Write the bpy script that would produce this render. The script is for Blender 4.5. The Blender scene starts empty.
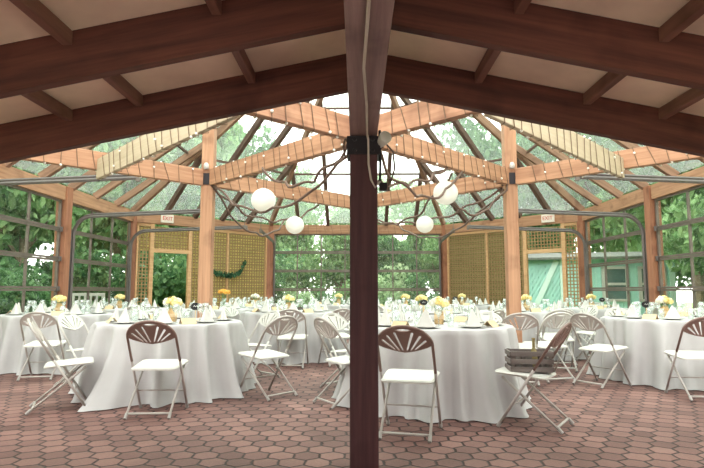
import bpy, bmesh, math, random
from mathutils import Vector, Matrix, Euler
random.seed(7)
R = math.radians
PI = math.pi
C = bpy.context.scene.collection
scn = bpy.context.scene

# ------------------------------------------------------------------ helpers
def link(o):
    C.objects.link(o); return o

def tag(o, label=None, cat=None, group=None, kind=None):
    if label: o['label'] = label
    if cat: o['category'] = cat
    if group: o['group'] = group
    if kind: o['kind'] = kind
    return o

def empty(name, loc=(0, 0, 0), rz=0.0, label=None, cat=None, group=None, kind=None):
    o = bpy.data.objects.new(name, None)
    o.empty_display_size = 0.1
    o.location = loc; o.rotation_euler = (0, 0, rz)
    link(o)
    return tag(o, label, cat, group, kind)

def obj(name, bm, mat, parent=None, smooth=False, bevel=0.0, loc=None, rot=None):
    me = bpy.data.meshes.new(name)
    bmesh.ops.recalc_face_normals(bm, faces=bm.faces[:])
    bm.to_mesh(me); bm.free()
    if smooth:
        for p in me.polygons: p.use_smooth = True
    o = bpy.data.objects.new(name, me)
    for m in (mat if isinstance(mat, (list, tuple)) else [mat]): me.materials.append(m)
    link(o)
    if loc is not None: o.location = loc
    if rot is not None: o.rotation_euler = rot
    if parent is not None: o.parent = parent
    if bevel > 0:
        b = o.modifiers.new('bevel', 'BEVEL'); b.width = bevel; b.segments = 2; b.limit_method = 'ANGLE'
    return o

def new(): return bmesh.new()

def box(bm, c, s, rz=0.0, M=None, mi=0):
    """box centred at c with full sizes s"""
    mat = Matrix.Translation(c) @ Matrix.Rotation(rz, 4, 'Z') @ Matrix.Diagonal((s[0], s[1], s[2], 1))
    if M is not None: mat = M @ mat
    r = bmesh.ops.create_cube(bm, size=1, matrix=mat)
    if mi:
        for f in {f for v in r['verts'] for f in v.link_faces}: f.material_index = mi
    return r['verts']

def frame_of(d, up=Vector((0, 0, 1))):
    x = Vector(d).normalized()
    if abs(x.dot(up)) > 0.999: up = Vector((0, 1, 0))
    y = up.cross(x).normalized()
    z = x.cross(y)
    return Matrix((x, y, z)).transposed()

def bar(bm, p0, p1, w, h, mi=0):
    """bar whose axis is p0-p1; w across, h upward"""
    p0, p1 = Vector(p0), Vector(p1)
    M = Matrix.Translation((p0 + p1) / 2) @ frame_of(p1 - p0).to_4x4() @ Matrix.Diagonal(((p1 - p0).length, w, h, 1))
    r = bmesh.ops.create_cube(bm, size=1, matrix=M)
    if mi:
        for f in {f for v in r['verts'] for f in v.link_faces}: f.material_index = mi

def tube(bm, pts, r, n=8, closed=False, cap=True):
    pts = [Vector(p) for p in pts]
    rings = []
    N = len(pts)
    prev = None
    for i, p in enumerate(pts):
        if closed: t = pts[(i + 1) % N] - pts[i - 1]
        elif i == 0: t = pts[1] - pts[0]
        elif i == N - 1: t = pts[-1] - pts[-2]
        else: t = (pts[i + 1] - p).normalized() + (p - pts[i - 1]).normalized()
        t.normalize()
        if prev is None:
            a = Vector((0, 0, 1)) if abs(t.z) < 0.9 else Vector((1, 0, 0))
            u = t.cross(a).normalized()
        else:
            u = (prev - t * prev.dot(t)).normalized()
        prev = u
        v = t.cross(u)
        rr = r[i] if isinstance(r, (list, tuple)) else r
        rings.append([bm.verts.new(p + (u * math.cos(2 * PI * k / n) + v * math.sin(2 * PI * k / n)) * rr) for k in range(n)])
    for i in range(N if closed else N - 1):
        a, b = rings[i], rings[(i + 1) % N]
        for k in range(n):
            bm.faces.new((a[k], a[(k + 1) % n], b[(k + 1) % n], b[k]))
    if cap and not closed:
        bm.faces.new(rings[0][::-1]); bm.faces.new(rings[-1])

def lathe(bm, prof, n=16, c=(0, 0, 0), mi=0):
    c = Vector(c)
    rings = []
    for (r, z) in prof:
        if r < 1e-5: rings.append([bm.verts.new(c + Vector((0, 0, z)))])
        else: rings.append([bm.verts.new(c + Vector((r * math.cos(2 * PI * k / n), r * math.sin(2 * PI * k / n), z))) for k in range(n)])
    for a, b in zip(rings, rings[1:]):
        for k in range(n):
            k2 = (k + 1) % n
            if len(a) == 1 and len(b) == 1: continue
            if len(a) == 1: f = bm.faces.new((a[0], b[k], b[k2]))
            elif len(b) == 1: f = bm.faces.new((a[k], a[k2], b[0]))
            else: f = bm.faces.new((a[k], a[k2], b[k2], b[k]))
            f.material_index = mi

def ball(bm, c, r, sub=2, sc=(1, 1, 1)):
    bmesh.ops.create_icosphere(bm, subdivisions=sub, radius=r, matrix=Matrix.Translation(c) @ Matrix.Diagonal((*sc, 1)))

def copy_tree(o, parent=None):
    c = o.copy(); link(c); c.parent = parent
    for ch in o.children: copy_tree(ch, c)
    return c

# ------------------------------------------------------------------ materials
def mat_new(name):
    m = bpy.data.materials.new(name); m.use_nodes = True
    nt = m.node_tree
    b = nt.nodes['Principled BSDF']
    return m, nt, b

def plain(name, col, rough=0.6, metal=0.0, noise=0.12, scale=8.0, bump=0.0, spec=0.4):
    m, nt, b = mat_new(name)
    tc = nt.nodes.new('ShaderNodeTexCoord')
    n = nt.nodes.new('ShaderNodeTexNoise'); n.inputs['Scale'].default_value = scale; n.inputs['Detail'].default_value = 4
    nt.links.new(tc.outputs['Object'], n.inputs['Vector'])
    cr = nt.nodes.new('ShaderNodeValToRGB')
    cr.color_ramp.elements[0].position = 0.3; cr.color_ramp.elements[1].position = 0.7
    cr.color_ramp.elements[0].color = (*[c * (1 - noise) for c in col], 1)
    cr.color_ramp.elements[1].color = (*[min(1, c * (1 + noise)) for c in col], 1)
    nt.links.new(n.outputs['Fac'], cr.inputs['Fac'])
    nt.links.new(cr.outputs['Color'], b.inputs['Base Color'])
    b.inputs['Roughness'].default_value = rough; b.inputs['Metallic'].default_value = metal
    b.inputs['Specular IOR Level'].default_value = spec
    if bump:
        bp = nt.nodes.new('ShaderNodeBump'); bp.inputs['Strength'].default_value = bump; bp.inputs['Distance'].default_value = 0.01
        nt.links.new(n.outputs['Fac'], bp.inputs['Height']); nt.links.new(bp.outputs['Normal'], b.inputs['Normal'])
    return m

def wood(name, c1, c2, rough=0.65, grain=18.0, knots=True):
    """grain runs along local X"""
    m, nt, b = mat_new(name)
    tc = nt.nodes.new('ShaderNodeTexCoord')
    oi = nt.nodes.new('ShaderNodeObjectInfo')
    off = nt.nodes.new('ShaderNodeVectorMath'); off.operation = 'ADD'
    sc = nt.nodes.new('ShaderNodeVectorMath'); sc.operation = 'SCALE'
    comb = nt.nodes.new('ShaderNodeCombineXYZ')
    for k in range(3): nt.links.new(oi.outputs['Random'], comb.inputs[k])
    sc.inputs['Scale'].default_value = 37.0
    nt.links.new(comb.outputs[0], sc.inputs[0])
    nt.links.new(tc.outputs['Object'], off.inputs[0]); nt.links.new(sc.outputs[0], off.inputs[1])
    mp = nt.nodes.new('ShaderNodeMapping'); mp.inputs['Scale'].default_value = (0.9, grain, grain)
    nt.links.new(off.outputs[0], mp.inputs['Vector'])
    n = nt.nodes.new('ShaderNodeTexNoise'); n.inputs['Scale'].default_value = 1.2; n.inputs['Detail'].default_value = 6; n.inputs['Roughness'].default_value = 0.65
    nt.links.new(mp.outputs[0], n.inputs['Vector'])
    cr = nt.nodes.new('ShaderNodeValToRGB')
    cr.color_ramp.elements[0].position = 0.32; cr.color_ramp.elements[1].position = 0.68
    cr.color_ramp.elements[0].color = (*c1, 1); cr.color_ramp.elements[1].color = (*c2, 1)
    nt.links.new(n.outputs['Fac'], cr.inputs['Fac'])
    last = cr.outputs['Color']
    n2 = nt.nodes.new('ShaderNodeTexNoise'); n2.inputs['Scale'].default_value = 3.0; n2.inputs['Detail'].default_value = 3
    nt.links.new(off.outputs[0], n2.inputs['Vector'])
    cr2 = nt.nodes.new('ShaderNodeValToRGB'); cr2.color_ramp.elements[0].position = 0.30; cr2.color_ramp.elements[1].position = 0.45
    cr2.color_ramp.elements[0].color = (0.55, 0.5, 0.5, 1); cr2.color_ramp.elements[1].color = (1, 1, 1, 1)
    nt.links.new(n2.outputs['Fac'], cr2.inputs['Fac'])
    mx = nt.nodes.new('ShaderNodeMix'); mx.data_type = 'RGBA'; mx.blend_type = 'MULTIPLY'; mx.inputs[0].default_value = 0.7 if knots else 0.2
    nt.links.new(last, mx.inputs[6]); nt.links.new(cr2.outputs['Color'], mx.inputs[7])
    nt.links.new(mx.outputs[2], b.inputs['Base Color'])
    bp = nt.nodes.new('ShaderNodeBump'); bp.inputs['Strength'].default_value = 0.25; bp.inputs['Distance'].default_value = 0.004
    nt.links.new(n.outputs['Fac'], bp.inputs['Height']); nt.links.new(bp.outputs['Normal'], b.inputs['Normal'])
    b.inputs['Roughness'].default_value = rough; b.inputs['Specular IOR Level'].default_value = 0.3
    return m

def glass(name, tint=(0.93, 0.98, 0.96), gloss=0.06, dirt=0.06):
    m = bpy.data.materials.new(name); m.use_nodes = True
    nt = m.node_tree; nt.nodes.clear()
    out = nt.nodes.new('ShaderNodeOutputMaterial')
    tr = nt.nodes.new('ShaderNodeBsdfTransparent'); tr.inputs[0].default_value = (*tint, 1)
    gl = nt.nodes.new('ShaderNodeBsdfGlossy'); gl.inputs['Roughness'].default_value = 0.03
    df = nt.nodes.new('ShaderNodeBsdfTranslucent'); df.inputs[0].default_value = (0.9, 0.95, 0.92, 1)
    n = nt.nodes.new('ShaderNodeTexNoise'); n.inputs['Scale'].default_value = 2.5
    mul = nt.nodes.new('ShaderNodeMath'); mul.operation = 'MULTIPLY'; mul.inputs[1].default_value = dirt * 2
    nt.links.new(n.outputs['Fac'], mul.inputs[0])
    m1 = nt.nodes.new('ShaderNodeMixShader'); m1.inputs[0].default_value = gloss
    m2 = nt.nodes.new('ShaderNodeMixShader')
    nt.links.new(tr.outputs[0], m1.inputs[1]); nt.links.new(gl.outputs[0], m1.inputs[2])
    nt.links.new(mul.outputs[0], m2.inputs[0])
    nt.links.new(m1.outputs[0], m2.inputs[1]); nt.links.new(df.outputs[0], m2.inputs[2])
    nt.links.new(m2.outputs[0], out.inputs[0])
    return m

def translucent(name, col, trans=0.35, rough=0.9, noise=0.06, scale=4):
    m = plain(name, col, rough, noise=noise, scale=scale, spec=0.1)
    nt = m.node_tree
    out = [n for n in nt.nodes if n.type == 'OUTPUT_MATERIAL'][0]
    b = nt.nodes['Principled BSDF']
    t = nt.nodes.new('ShaderNodeBsdfTranslucent'); t.inputs[0].default_value = (*col, 1)
    mx = nt.nodes.new('ShaderNodeMixShader'); mx.inputs[0].default_value = trans
    nt.links.new(b.outputs[0], mx.inputs[1]); nt.links.new(t.outputs[0], mx.inputs[2]); nt.links.new(mx.outputs[0], out.inputs[0])
    return m

def leafmat(name, ca, cb, trans=0.45):
    m, nt, b = mat_new(name)
    g = nt.nodes.new('ShaderNodeNewGeometry')
    cr = nt.nodes.new('ShaderNodeValToRGB')
    cr.color_ramp.elements[0].color = (*ca, 1); cr.color_ramp.elements[1].color = (*cb, 1)
    nt.links.new(g.outputs['Random Per Island'], cr.inputs['Fac'])
    nt.links.new(cr.outputs['Color'], b.inputs['Base Color'])
    b.inputs['Roughness'].default_value = 0.6; b.inputs['Specular IOR Level'].default_value = 0.25
    t = nt.nodes.new('ShaderNodeBsdfTranslucent')
    nt.links.new(cr.outputs['Color'], t.inputs[0])
    out = [n for n in nt.nodes if n.type == 'OUTPUT_MATERIAL'][0]
    mx = nt.nodes.new('ShaderNodeMixShader'); mx.inputs[0].default_value = trans
    nt.links.new(b.outputs[0], mx.inputs[1]); nt.links.new(t.outputs[0], mx.inputs[2]); nt.links.new(mx.outputs[0], out.inputs[0])
    return m

def paver_mat():
    m, nt, b = mat_new('hexagonal_pavers')
    N = nt.nodes.new; L = nt.links.new
    def vm(op, a, bb=None, cc=None, scale=None):
        n = N('ShaderNodeVectorMath'); n.operation = op
        for i, s in enumerate((a, bb, cc)):
            if s is None: continue
            if isinstance(s, tuple): n.inputs[i].default_value = s
            else: L(s, n.inputs[i])
        return n
    def ma(op, a, bb=None, clamp=False):
        n = N('ShaderNodeMath'); n.operation = op; n.use_clamp = clamp
        for i, s in enumerate((a, bb)):
            if s is None: continue
            if isinstance(s, (int, float)): n.inputs[i].default_value = s
            else: L(s, n.inputs[i])
        return n.outputs[0]
    tc = N('ShaderNodeTexCoord')
    # wobble the outline a little so the pavers interlock unevenly
    nz = N('ShaderNodeTexNoise'); nz.inputs['Scale'].default_value = 9
    L(tc.outputs['Object'], nz.inputs['Vector'])
    wob = vm('SCALE', vm('SUBTRACT', nz.outputs['Color'], (0.5, 0.5, 0.5)).outputs[0]); wob.inputs['Scale'].default_value = 0.034
    p0 = vm('ADD', tc.outputs['Object'], wob.outputs[0])
    S = 0.165
    p = vm('MULTIPLY', p0.outputs[0], (1 / S, 1 / S, 0))
    r = (1.0, 1.7320508, 1.0); h = (0.5, 0.8660254, 0.5)
    def cell(v):
        w = vm('WRAP', v, r, (0, 0, 0))
        return vm('SUBTRACT', w.outputs[0], h)
    a = cell(p.outputs[0])
    ps = vm('SUBTRACT', p.outputs[0], h)
    bb = cell(ps.outputs[0])
    a2 = vm('MULTIPLY', a.outputs[0], (1, 1, 0)); b2 = vm('MULTIPLY', bb.outputs[0], (1, 1, 0))
    la = vm('LENGTH', a2.outputs[0]); lb = vm('LENGTH', b2.outputs[0])
    sel = ma('LESS_THAN', la.outputs['Value'], lb.outputs['Value'])
    mx = N('ShaderNodeMix'); mx.data_type = 'VECTOR'
    L(sel, mx.inputs[0]); L(b2.outputs[0], mx.inputs[4]); L(a2.outputs[0], mx.inputs[5])
    g = mx.outputs[1]
    ab = vm('ABSOLUTE', g)
    d = vm('DOT_PRODUCT', ab.outputs[0], (0.5, 0.8660254, 0))
    sx = N('ShaderNodeSeparateXYZ'); L(ab.outputs[0], sx.inputs[0])
    hd = ma('MAXIMUM', d.outputs['Value'], sx.outputs[0])
    edge = N('ShaderNodeMapRange'); edge.inputs['From Min'].default_value = 0.425; edge.inputs['From Max'].default_value = 0.485
    edge.interpolation_type = 'SMOOTHSTEP'
    L(hd, edge.inputs['Value'])
    idv = vm('SUBTRACT', p.outputs[0], g)
    wn = N('ShaderNodeTexWhiteNoise'); wn.noise_dimensions = '2D'
    rnd = vm('SNAP', vm('ADD', idv.outputs[0], (0.05, 0.05, 0.0)).outputs[0], (0.25, 0.25, 0.25))
    L(rnd.outputs[0], wn.inputs['Vector'])
    cr = N('ShaderNodeValToRGB')
    cr.color_ramp.elements[0].color = (0.125, 0.062, 0.054, 1); cr.color_ramp.elements[1].color = (0.215, 0.113, 0.098, 1)
    L(wn.outputs['Value'], cr.inputs['Fac'])
    n1 = N('ShaderNodeTexNoise'); n1.inputs['Scale'].default_value = 60; n1.inputs['Detail'].default_value = 5
    n2 = N('ShaderNodeTexNoise'); n2.inputs['Scale'].default_value = 1.3; n2.inputs['Detail'].default_value = 4
    L(tc.outputs['Object'], n1.inputs['Vector']); L(tc.outputs['Object'], n2.inputs['Vector'])
    r1 = N('ShaderNodeMapRange'); r1.inputs['To Min'].default_value = 0.75; r1.inputs['To Max'].default_value = 1.25
    L(n1.outputs['Fac'], r1.inputs['Value'])
    r2 = N('ShaderNodeMapRange'); r2.inputs['From Min'].default_value = 0.3; r2.inputs['From Max'].default_value = 0.7; r2.inputs['To Min'].default_value = 0.75; r2.inputs['To Max'].default_value = 1.2
    L(n2.outputs['Fac'], r2.inputs['Value'])
    f = ma('MULTIPLY', r1.outputs[0], r2.outputs[0])
    sc = vm('SCALE', cr.outputs['Color']); L(f, sc.inputs['Scale'])
    mg = N('ShaderNodeMix'); mg.data_type = 'RGBA'
    L(edge.outputs[0], mg.inputs[0]); L(sc.outputs[0], mg.inputs[6]); mg.inputs[7].default_value = (0.032, 0.02, 0.019, 1)
    L(mg.outputs[2], b.inputs['Base Color'])
    hh = ma('SUBTRACT', ma('MULTIPLY', n1.outputs['Fac'], 0.25), edge.outputs[0])
    bp = N('ShaderNodeBump'); bp.inputs['Strength'].default_value = 0.7; bp.inputs['Distance'].default_value = 0.012
    L(hh, bp.inputs['Height']); L(bp.outputs['Normal'], b.inputs['Normal'])
    b.inputs['Roughness'].default_value = 0.75; b.inputs['Specular IOR Level'].default_value = 0.3
    return m

M_paver = paver_mat()
M_dark = wood('shade_darkened_timber', (0.062, 0.022, 0.016), (0.145, 0.05, 0.034), 0.7)  # orange-red wood, with the shade on the rafter faces put into its colour
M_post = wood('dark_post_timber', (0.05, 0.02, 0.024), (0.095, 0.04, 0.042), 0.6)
M_ridge = wood('weathered_ridge_timber', (0.20, 0.125, 0.125), (0.32, 0.21, 0.20), 0.7)
M_purlin = wood('purlin_timber', (0.16, 0.075, 0.06), (0.26, 0.13, 0.095), 0.7)
M_orange = wood('orange_cedar_timber', (0.33, 0.165, 0.095), (0.53, 0.30, 0.18), 0.6)
M_redpost = wood('reddish_cedar_timber', (0.27, 0.11, 0.065), (0.42, 0.19, 0.11), 0.6)
M_cream = wood('pale_cream_board', (0.44, 0.36, 0.25), (0.56, 0.47, 0.34), 0.6, knots=False)
M_rafter = wood('rafter_timber', (0.22, 0.12, 0.08), (0.36, 0.21, 0.14), 0.65)
M_bar = wood('dark_glazing_bar', (0.10, 0.06, 0.05), (0.18, 0.11, 0.085), 0.6)
M_ceil = plain('plywood_ceiling', (0.90, 0.74, 0.59), 0.8, noise=0.16, scale=2.5)
M_glass = glass('door_glass', (0.95, 0.98, 0.96), 0.04, 0.015)
M_roofglass = glass('roof_glass', (0.80, 0.86, 0.83), 0.04, 0.06)
M_alu = plain('weathered_aluminium', (0.18, 0.145, 0.125), 0.5, 0.3)
M_track = plain('galvanised_track', (0.15, 0.13, 0.125), 0.45, 0.2)
M_black = plain('black_iron', (0.02, 0.018, 0.022), 0.5, 0.3)
M_cloth = plain('white_tablecloth', (0.47, 0.46, 0.46), 0.9, noise=0.02, spec=0.1)
M_white = plain('white_plastic', (0.56, 0.545, 0.51), 0.45, noise=0.02)
M_tube = plain('cream_enamel_tube', (0.42, 0.385, 0.355), 0.4, noise=0.04)
M_greytube = plain('grey_enamel_tube', (0.42, 0.375, 0.355), 0.4, noise=0.04)
M_shadedback = plain('shade_browned_plastic', (0.225, 0.14, 0.12), 0.5, noise=0.05)  # white chair plastic with backlit shade put into its colour
M_taupe = plain('greige_plastic', (0.50, 0.45, 0.42), 0.5, noise=0.04)
M_rubber = plain('rubber', (0.35, 0.33, 0.31), 0.8)
M_china = plain('white_china', (0.60, 0.59, 0.57), 0.2, noise=0.01)
M_napkin = plain('white_napkin', (0.60, 0.59, 0.56), 0.9, noise=0.02)
M_wine = glass('drinking_glass', (0.96, 0.98, 0.97), 0.18, 0.10)
M_kraft = plain('kraft_card', (0.62, 0.47, 0.29), 0.8)
M_burlap = plain('burlap_wrap', (0.50, 0.34, 0.16), 0.9, noise=0.3, scale=60)
M_yellow = leafmat('yellow_petals', (0.86, 0.68, 0.22), (0.92, 0.84, 0.52), 0.2)
M_whitepetal = leafmat('white_petals', (0.82, 0.80, 0.66), (0.9, 0.88, 0.78), 0.2)
M_orangepetal = leafmat('orange_petals', (0.85, 0.38, 0.06), (0.92, 0.6, 0.14), 0.2)
M_stem = leafmat('green_stems', (0.08, 0.22, 0.10), (0.2, 0.36, 0.14), 0.2)
M_slate = plain('black_chalkboard', (0.015, 0.015, 0.017), 0.6)
M_chalk = plain('white_chalk', (0.85, 0.85, 0.83), 0.9)
M_lantern = translucent('white_paper', (0.90, 0.88, 0.84), 0.5)
M_cord = plain('dark_cord', (0.13, 0.08, 0.06), 0.7)
M_string = plain('green_brown_wire', (0.16, 0.10, 0.06), 0.7)
M_bulb = plain('clear_bulb', (0.85, 0.82, 0.74), 0.15)
M_cable = plain('beige_cable', (0.52, 0.44, 0.40), 0.6)
M_lattice = wood('tan_lattice_slats', (0.30, 0.20, 0.09), (0.44, 0.31, 0.16), 0.8, knots=False)
M_frame = wood('pale_lattice_frame', (0.58, 0.34, 0.17), (0.74, 0.47, 0.26), 0.7, knots=False)
M_exit = plain('white_sign_face', (0.86, 0.78, 0.70), 0.5, noise=0.02)
M_red = plain('red_letters', (0.65, 0.08, 0.06), 0.5, noise=0.02)
M_crate = wood('grey_crate_slats', (0.13, 0.108, 0.10), (0.25, 0.215, 0.20), 0.8)
M_teal = plain('teal_paint', (0.38, 0.68, 0.60), 0.6, noise=0.08, scale=3)
M_tealpale = plain('pale_teal_trim', (0.60, 0.80, 0.72), 0.6, noise=0.05)
M_shedroof = plain('grey_shingles', (0.17, 0.19, 0.17), 0.9, noise=0.2, scale=12)
M_pane = plain('dark_window_pane', (0.08, 0.14, 0.14), 0.1)
M_bark = plain('bark', (0.26, 0.19, 0.14), 0.9, noise=0.3, scale=10, bump=0.5)
M_grass = plain('lawn', (0.16, 0.27, 0.09), 0.95, noise=0.35, scale=3, bump=0.5)
M_leafdark = leafmat('dark_green_leaves', (0.05, 0.14, 0.06), (0.18, 0.34, 0.14), 0.35)
M_leafmid = leafmat('mid_green_leaves', (0.11, 0.24, 0.09), (0.33, 0.50, 0.22), 0.4)
M_leafpale = leafmat('pale_green_leaves', (0.24, 0.38, 0.18), (0.52, 0.66, 0.42), 0.5)
M_garland = leafmat('garland_leaves', (0.02, 0.08, 0.04), (0.08, 0.2, 0.10), 0.2)

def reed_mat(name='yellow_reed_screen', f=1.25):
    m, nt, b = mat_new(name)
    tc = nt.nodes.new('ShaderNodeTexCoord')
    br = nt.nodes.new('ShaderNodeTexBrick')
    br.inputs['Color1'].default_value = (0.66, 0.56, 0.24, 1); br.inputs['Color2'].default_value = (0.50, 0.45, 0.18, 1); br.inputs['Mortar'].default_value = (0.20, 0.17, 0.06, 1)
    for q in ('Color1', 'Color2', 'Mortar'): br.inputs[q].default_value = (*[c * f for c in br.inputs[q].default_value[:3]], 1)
    br.inputs['Scale'].default_value = 5; br.inputs['Mortar Size'].default_value = 0.03
    br.inputs['Brick Width'].default_value = 0.7; br.inputs['Row Height'].default_value = 0.28
    mp = nt.nodes.new('ShaderNodeMapping'); mp.inputs['Rotation'].default_value = (R(90), 0, 0)
    nt.links.new(tc.outputs['Object'], mp.inputs[0]); nt.links.new(mp.outputs[0], br.inputs['Vector'])
    nt.links.new(br.outputs['Color'], b.inputs['Base Color'])
    b.inputs['Roughness'].default_value = 0.9
    t = nt.nodes.new('ShaderNodeBsdfTranslucent'); nt.links.new(br.outputs['Color'], t.inputs[0])
    out = [n for n in nt.nodes if n.type == 'OUTPUT_MATERIAL'][0]
    mx = nt.nodes.new('ShaderNodeMixShader'); mx.inputs[0].default_value = 0.5
    nt.links.new(b.outputs[0], mx.inputs[1]); nt.links.new(t.outputs[0], mx.inputs[2]); nt.links.new(mx.outputs[0], out.inputs[0])
    return m
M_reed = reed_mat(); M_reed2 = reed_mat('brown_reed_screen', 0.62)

# ------------------------------------------------------------------ plan of the pavilion (metres, camera looks along +Y)
XW = 5.59                       # side walls
YB, YC = 16.5, 13.54            # back wall, where the slanted lattice walls begin
XB = 2.625
HEAD, EAVE = 2.78, 3.05
YF = -2.6                       # end of the floor behind the photographer
KR = 0.70                       # roof slope

# floor and ground
bm = new()
vs = [bm.verts.new(p) for p in ((-XW, YF, 0), (XW, YF, 0), (XW, YC, 0), (XB, YB, 0), (-XB, YB, 0), (-XW, YC, 0))]
bm.faces.new(vs)
r = bmesh.ops.extrude_face_region(bm, geom=bm.faces[:])
bmesh.ops.translate(bm, verts=[v for v in r['geom'] if isinstance(v, bmesh.types.BMVert)], vec=(0, 0, -0.08))
tag(obj('floor', bm, M_paver), kind='structure')
bm = new(); box(bm, (0, 12, -0.14), (90, 90, 0.1))
tag(obj('ground', bm, M_grass), kind='structure')
bm = new(); box(bm, (0, YF - 7.0, -0.06), (16, 13.9, 0.1))
tag(obj('bounce_paving', bm, plain('pale_bounce_concrete', (0.76, 0.71, 0.64), 0.9, noise=0.08, scale=2)), kind='structure')  # added pale slab behind the camera, bounces light onto the ceiling

# ------------------------------------------------------------------ timber members, each one its own object with its grain along local X
def beam(name, p0, p1, w, h, mat, label=None, cat=None, group=None, kind=None, parent=None, bevel=0.006, roll=0.0):
    """p0/p1 at mid height of the section"""
    p0, p1 = Vector(p0), Vector(p1)
    bm = new(); box(bm, (0, 0, 0), ((p1 - p0).length, w, h))
    o = obj(name, bm, mat, parent, bevel=bevel)
    o.matrix_local = Matrix.Translation((p0 + p1) / 2) @ frame_of(p1 - p0).to_4x4() @ Matrix.Rotation(roll, 4, 'X')
    return tag(o, label, cat, group, kind)

def timber_post(x, y, z0, z1, w, mat, label, rz=0.0, group=None):
    bm = new(); box(bm, (0, 0, 0), (z1 - z0, w, w))
    o = obj('timber_post', bm, mat, bevel=0.008)
    o.matrix_local = Matrix.Translation((x, y, (z0 + z1) / 2)) @ Matrix.Rotation(rz, 4, 'Z') @ Matrix.Rotation(R(-90), 4, 'Y')
    return tag(o, label, 'post', group)

# wall posts
for s, side in ((-1, 'left'), (1, 'right')):
    timber_post(s * XW, YC, 0, EAVE, 0.21, M_redpost, f'orange timber corner post where {side} glass doors meet the lattice wall', R(22))
    timber_post(s * XW, 10.35, 0, EAVE, 0.21, M_redpost, f'orange timber post between the two glass overhead doors on the {side}')
    timber_post(s * XW, 7.1, 0, EAVE, 0.21, M_redpost, f'orange timber post at the {side} edge, nearer end of the glass door')
    timber_post(s * XB, YB, 0, EAVE, 0.21, M_redpost, f'reddish timber post at the {side} side of the back glass door', R(22))
# lintels round the eaves
for s, side in ((-1, 'left'), (1, 'right')):
    beam('lintel_beam', (s * XW, YF, 2.915), (s * XW, YC, 2.915), 0.14, 0.27, M_orange, f'long orange beam over the {side} glass doors', 'beam')
    beam('lintel_beam', (s * XW, YC, 2.915), (s * XB, YB, 2.915), 0.14, 0.27, M_orange, f'orange beam over the {side} lattice wall', 'beam')
beam('lintel_beam', (-XB, YB, 2.915), (XB, YB, 2.915), 0.14, 0.27, M_orange, 'orange beam over the glass door in the back wall', 'beam')

# inner ring of beams on the diagonal
ZR = 2.54
Hn, Ln, Rn, Fn = Vector((0.045, 5.0, ZR)), Vector((-1.95, 7.1, ZR)), Vector((2.0, 7.1, ZR)), Vector((0.03, 9.2, ZR))
RB = {}
def ring(key, p0, p1, label, w=0.09, h=0.21, mat=None):
    RB[key] = (Vector(p0), Vector(p1), w, h)
    return beam('tie_beam', p0, p1, w, h, mat or M_orange, label, 'beam')
def off(p, q, d):  # shorten at both ends
    v = (q - p).normalized(); return p + v * d, q - v * d
a, b = off(Hn, Ln, 0.1); ring('HL', a, b, 'orange beam wound with fairy lights from left timber post up to the dark centre post')
a, b = off(Hn, Rn, 0.1); ring('HR', a, b, 'orange beam wound with fairy lights from right timber post up to the dark centre post')
a, b = off(Fn, Ln, 0.1); ring('FL', a, b, 'orange beam running back from the left timber post behind the round lanterns')
a, b = off(Fn, Rn, 0.1); ring('FR', a, b, 'orange beam running back from the right timber post behind the round lanterns')
MnL, MnR = Vector((-0.87, 4.1, ZR)), Vector((0.95, 4.1, ZR))
v = (MnL - Hn).normalized(); ring('ML', Hn + v * 0.1, MnL + v * 0.05, 'orange beam upper left of centre post, coming forward under the dark rafter')
v = (MnR - Hn).normalized(); ring('MR', Hn + v * 0.1, MnR + v * 0.05, 'orange beam upper right of centre post, coming forward under the dark rafter')
EL, ER = Vector((-4.35, 4.75, ZR)), Vector((4.4, 4.75, ZR))
v = (EL - Ln).normalized(); ring('EL', Ln + v * 0.1, EL, 'orange beam from the left timber post toward the left picture edge')
v = (ER - Rn).normalized(); ring('ER', Rn + v * 0.1, ER, 'orange beam from the right timber post toward the right picture edge')
NL, NR = Vector((-2.93, 6.10, ZR - 0.10)), Vector((2.98, 6.10, ZR - 0.10))
v = (MnL - NL).normalized(); ring('NL', NL, MnL + v * -0.08, 'pale cream board beam sloping up toward centre, left of the left timber post', 0.05, 0.23, M_cream)
v = (MnR - NR).normalized(); ring('NR', NR, MnR + v * -0.08, 'pale cream board beam sloping up toward centre, right of the right timber post', 0.05, 0.23, M_cream)
# inner posts run up to the roof
def roof_z(x, y):
    dl = XW - abs(x); db = YB - y; dc = (-(abs(x)) + XB - y + YB) / math.sqrt(2)
    return EAVE + KR * min(dl, db, dc)
PL = timber_post(Ln.x, Ln.y, 0, roof_z(Ln.x, Ln.y) - 0.12, 0.155, M_orange, 'slender orange timber post standing among the tables left of centre')
PR = timber_post(Rn.x, Rn.y, 0, roof_z(Rn.x, Rn.y) - 0.12, 0.155, M_orange, 'slender orange timber post standing among the tables right of centre')
def clamp(x, y, z, w, h, label, mat=M_black):
    t = empty('post_bracket', (x, y, z), 0, label, 'bracket')
    bm = new()
    for (cx, cy, sx, sy) in ((0, -w / 2, w + 0.02, 0.014), (0, w / 2, w + 0.02, 0.014), (-w / 2, 0, 0.014, w), (w / 2, 0, 0.014, w)):
        box(bm, (cx, cy, 0), (sx, sy, h))
    obj('strap', bm, mat, t)
    for k in (-1, 1):
        for q in (-1, 1):
            bm = new(); lathe(bm, [(0, 0.016), (0.012, 0.014), (0.014, 0), (0, 0)], 8)
            bmesh.ops.rotate(bm, verts=bm.verts[:], matrix=Matrix.Rotation(R(90), 3, 'X'))
            bmesh.ops.translate(bm, verts=bm.verts[:], vec=(k * w * 0.3, -w / 2 - 0.006, q * h * 0.3))
            obj('bolt', bm, mat, t)
    return t
clamp(Ln.x, Ln.y, ZR - 0.02, 0.165, 0.15, 'black iron bracket with cable coil high on the left timber post')
clamp(Rn.x, Rn.y, ZR - 0.02, 0.165, 0.15, 'black iron bracket high on the right timber post')

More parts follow.
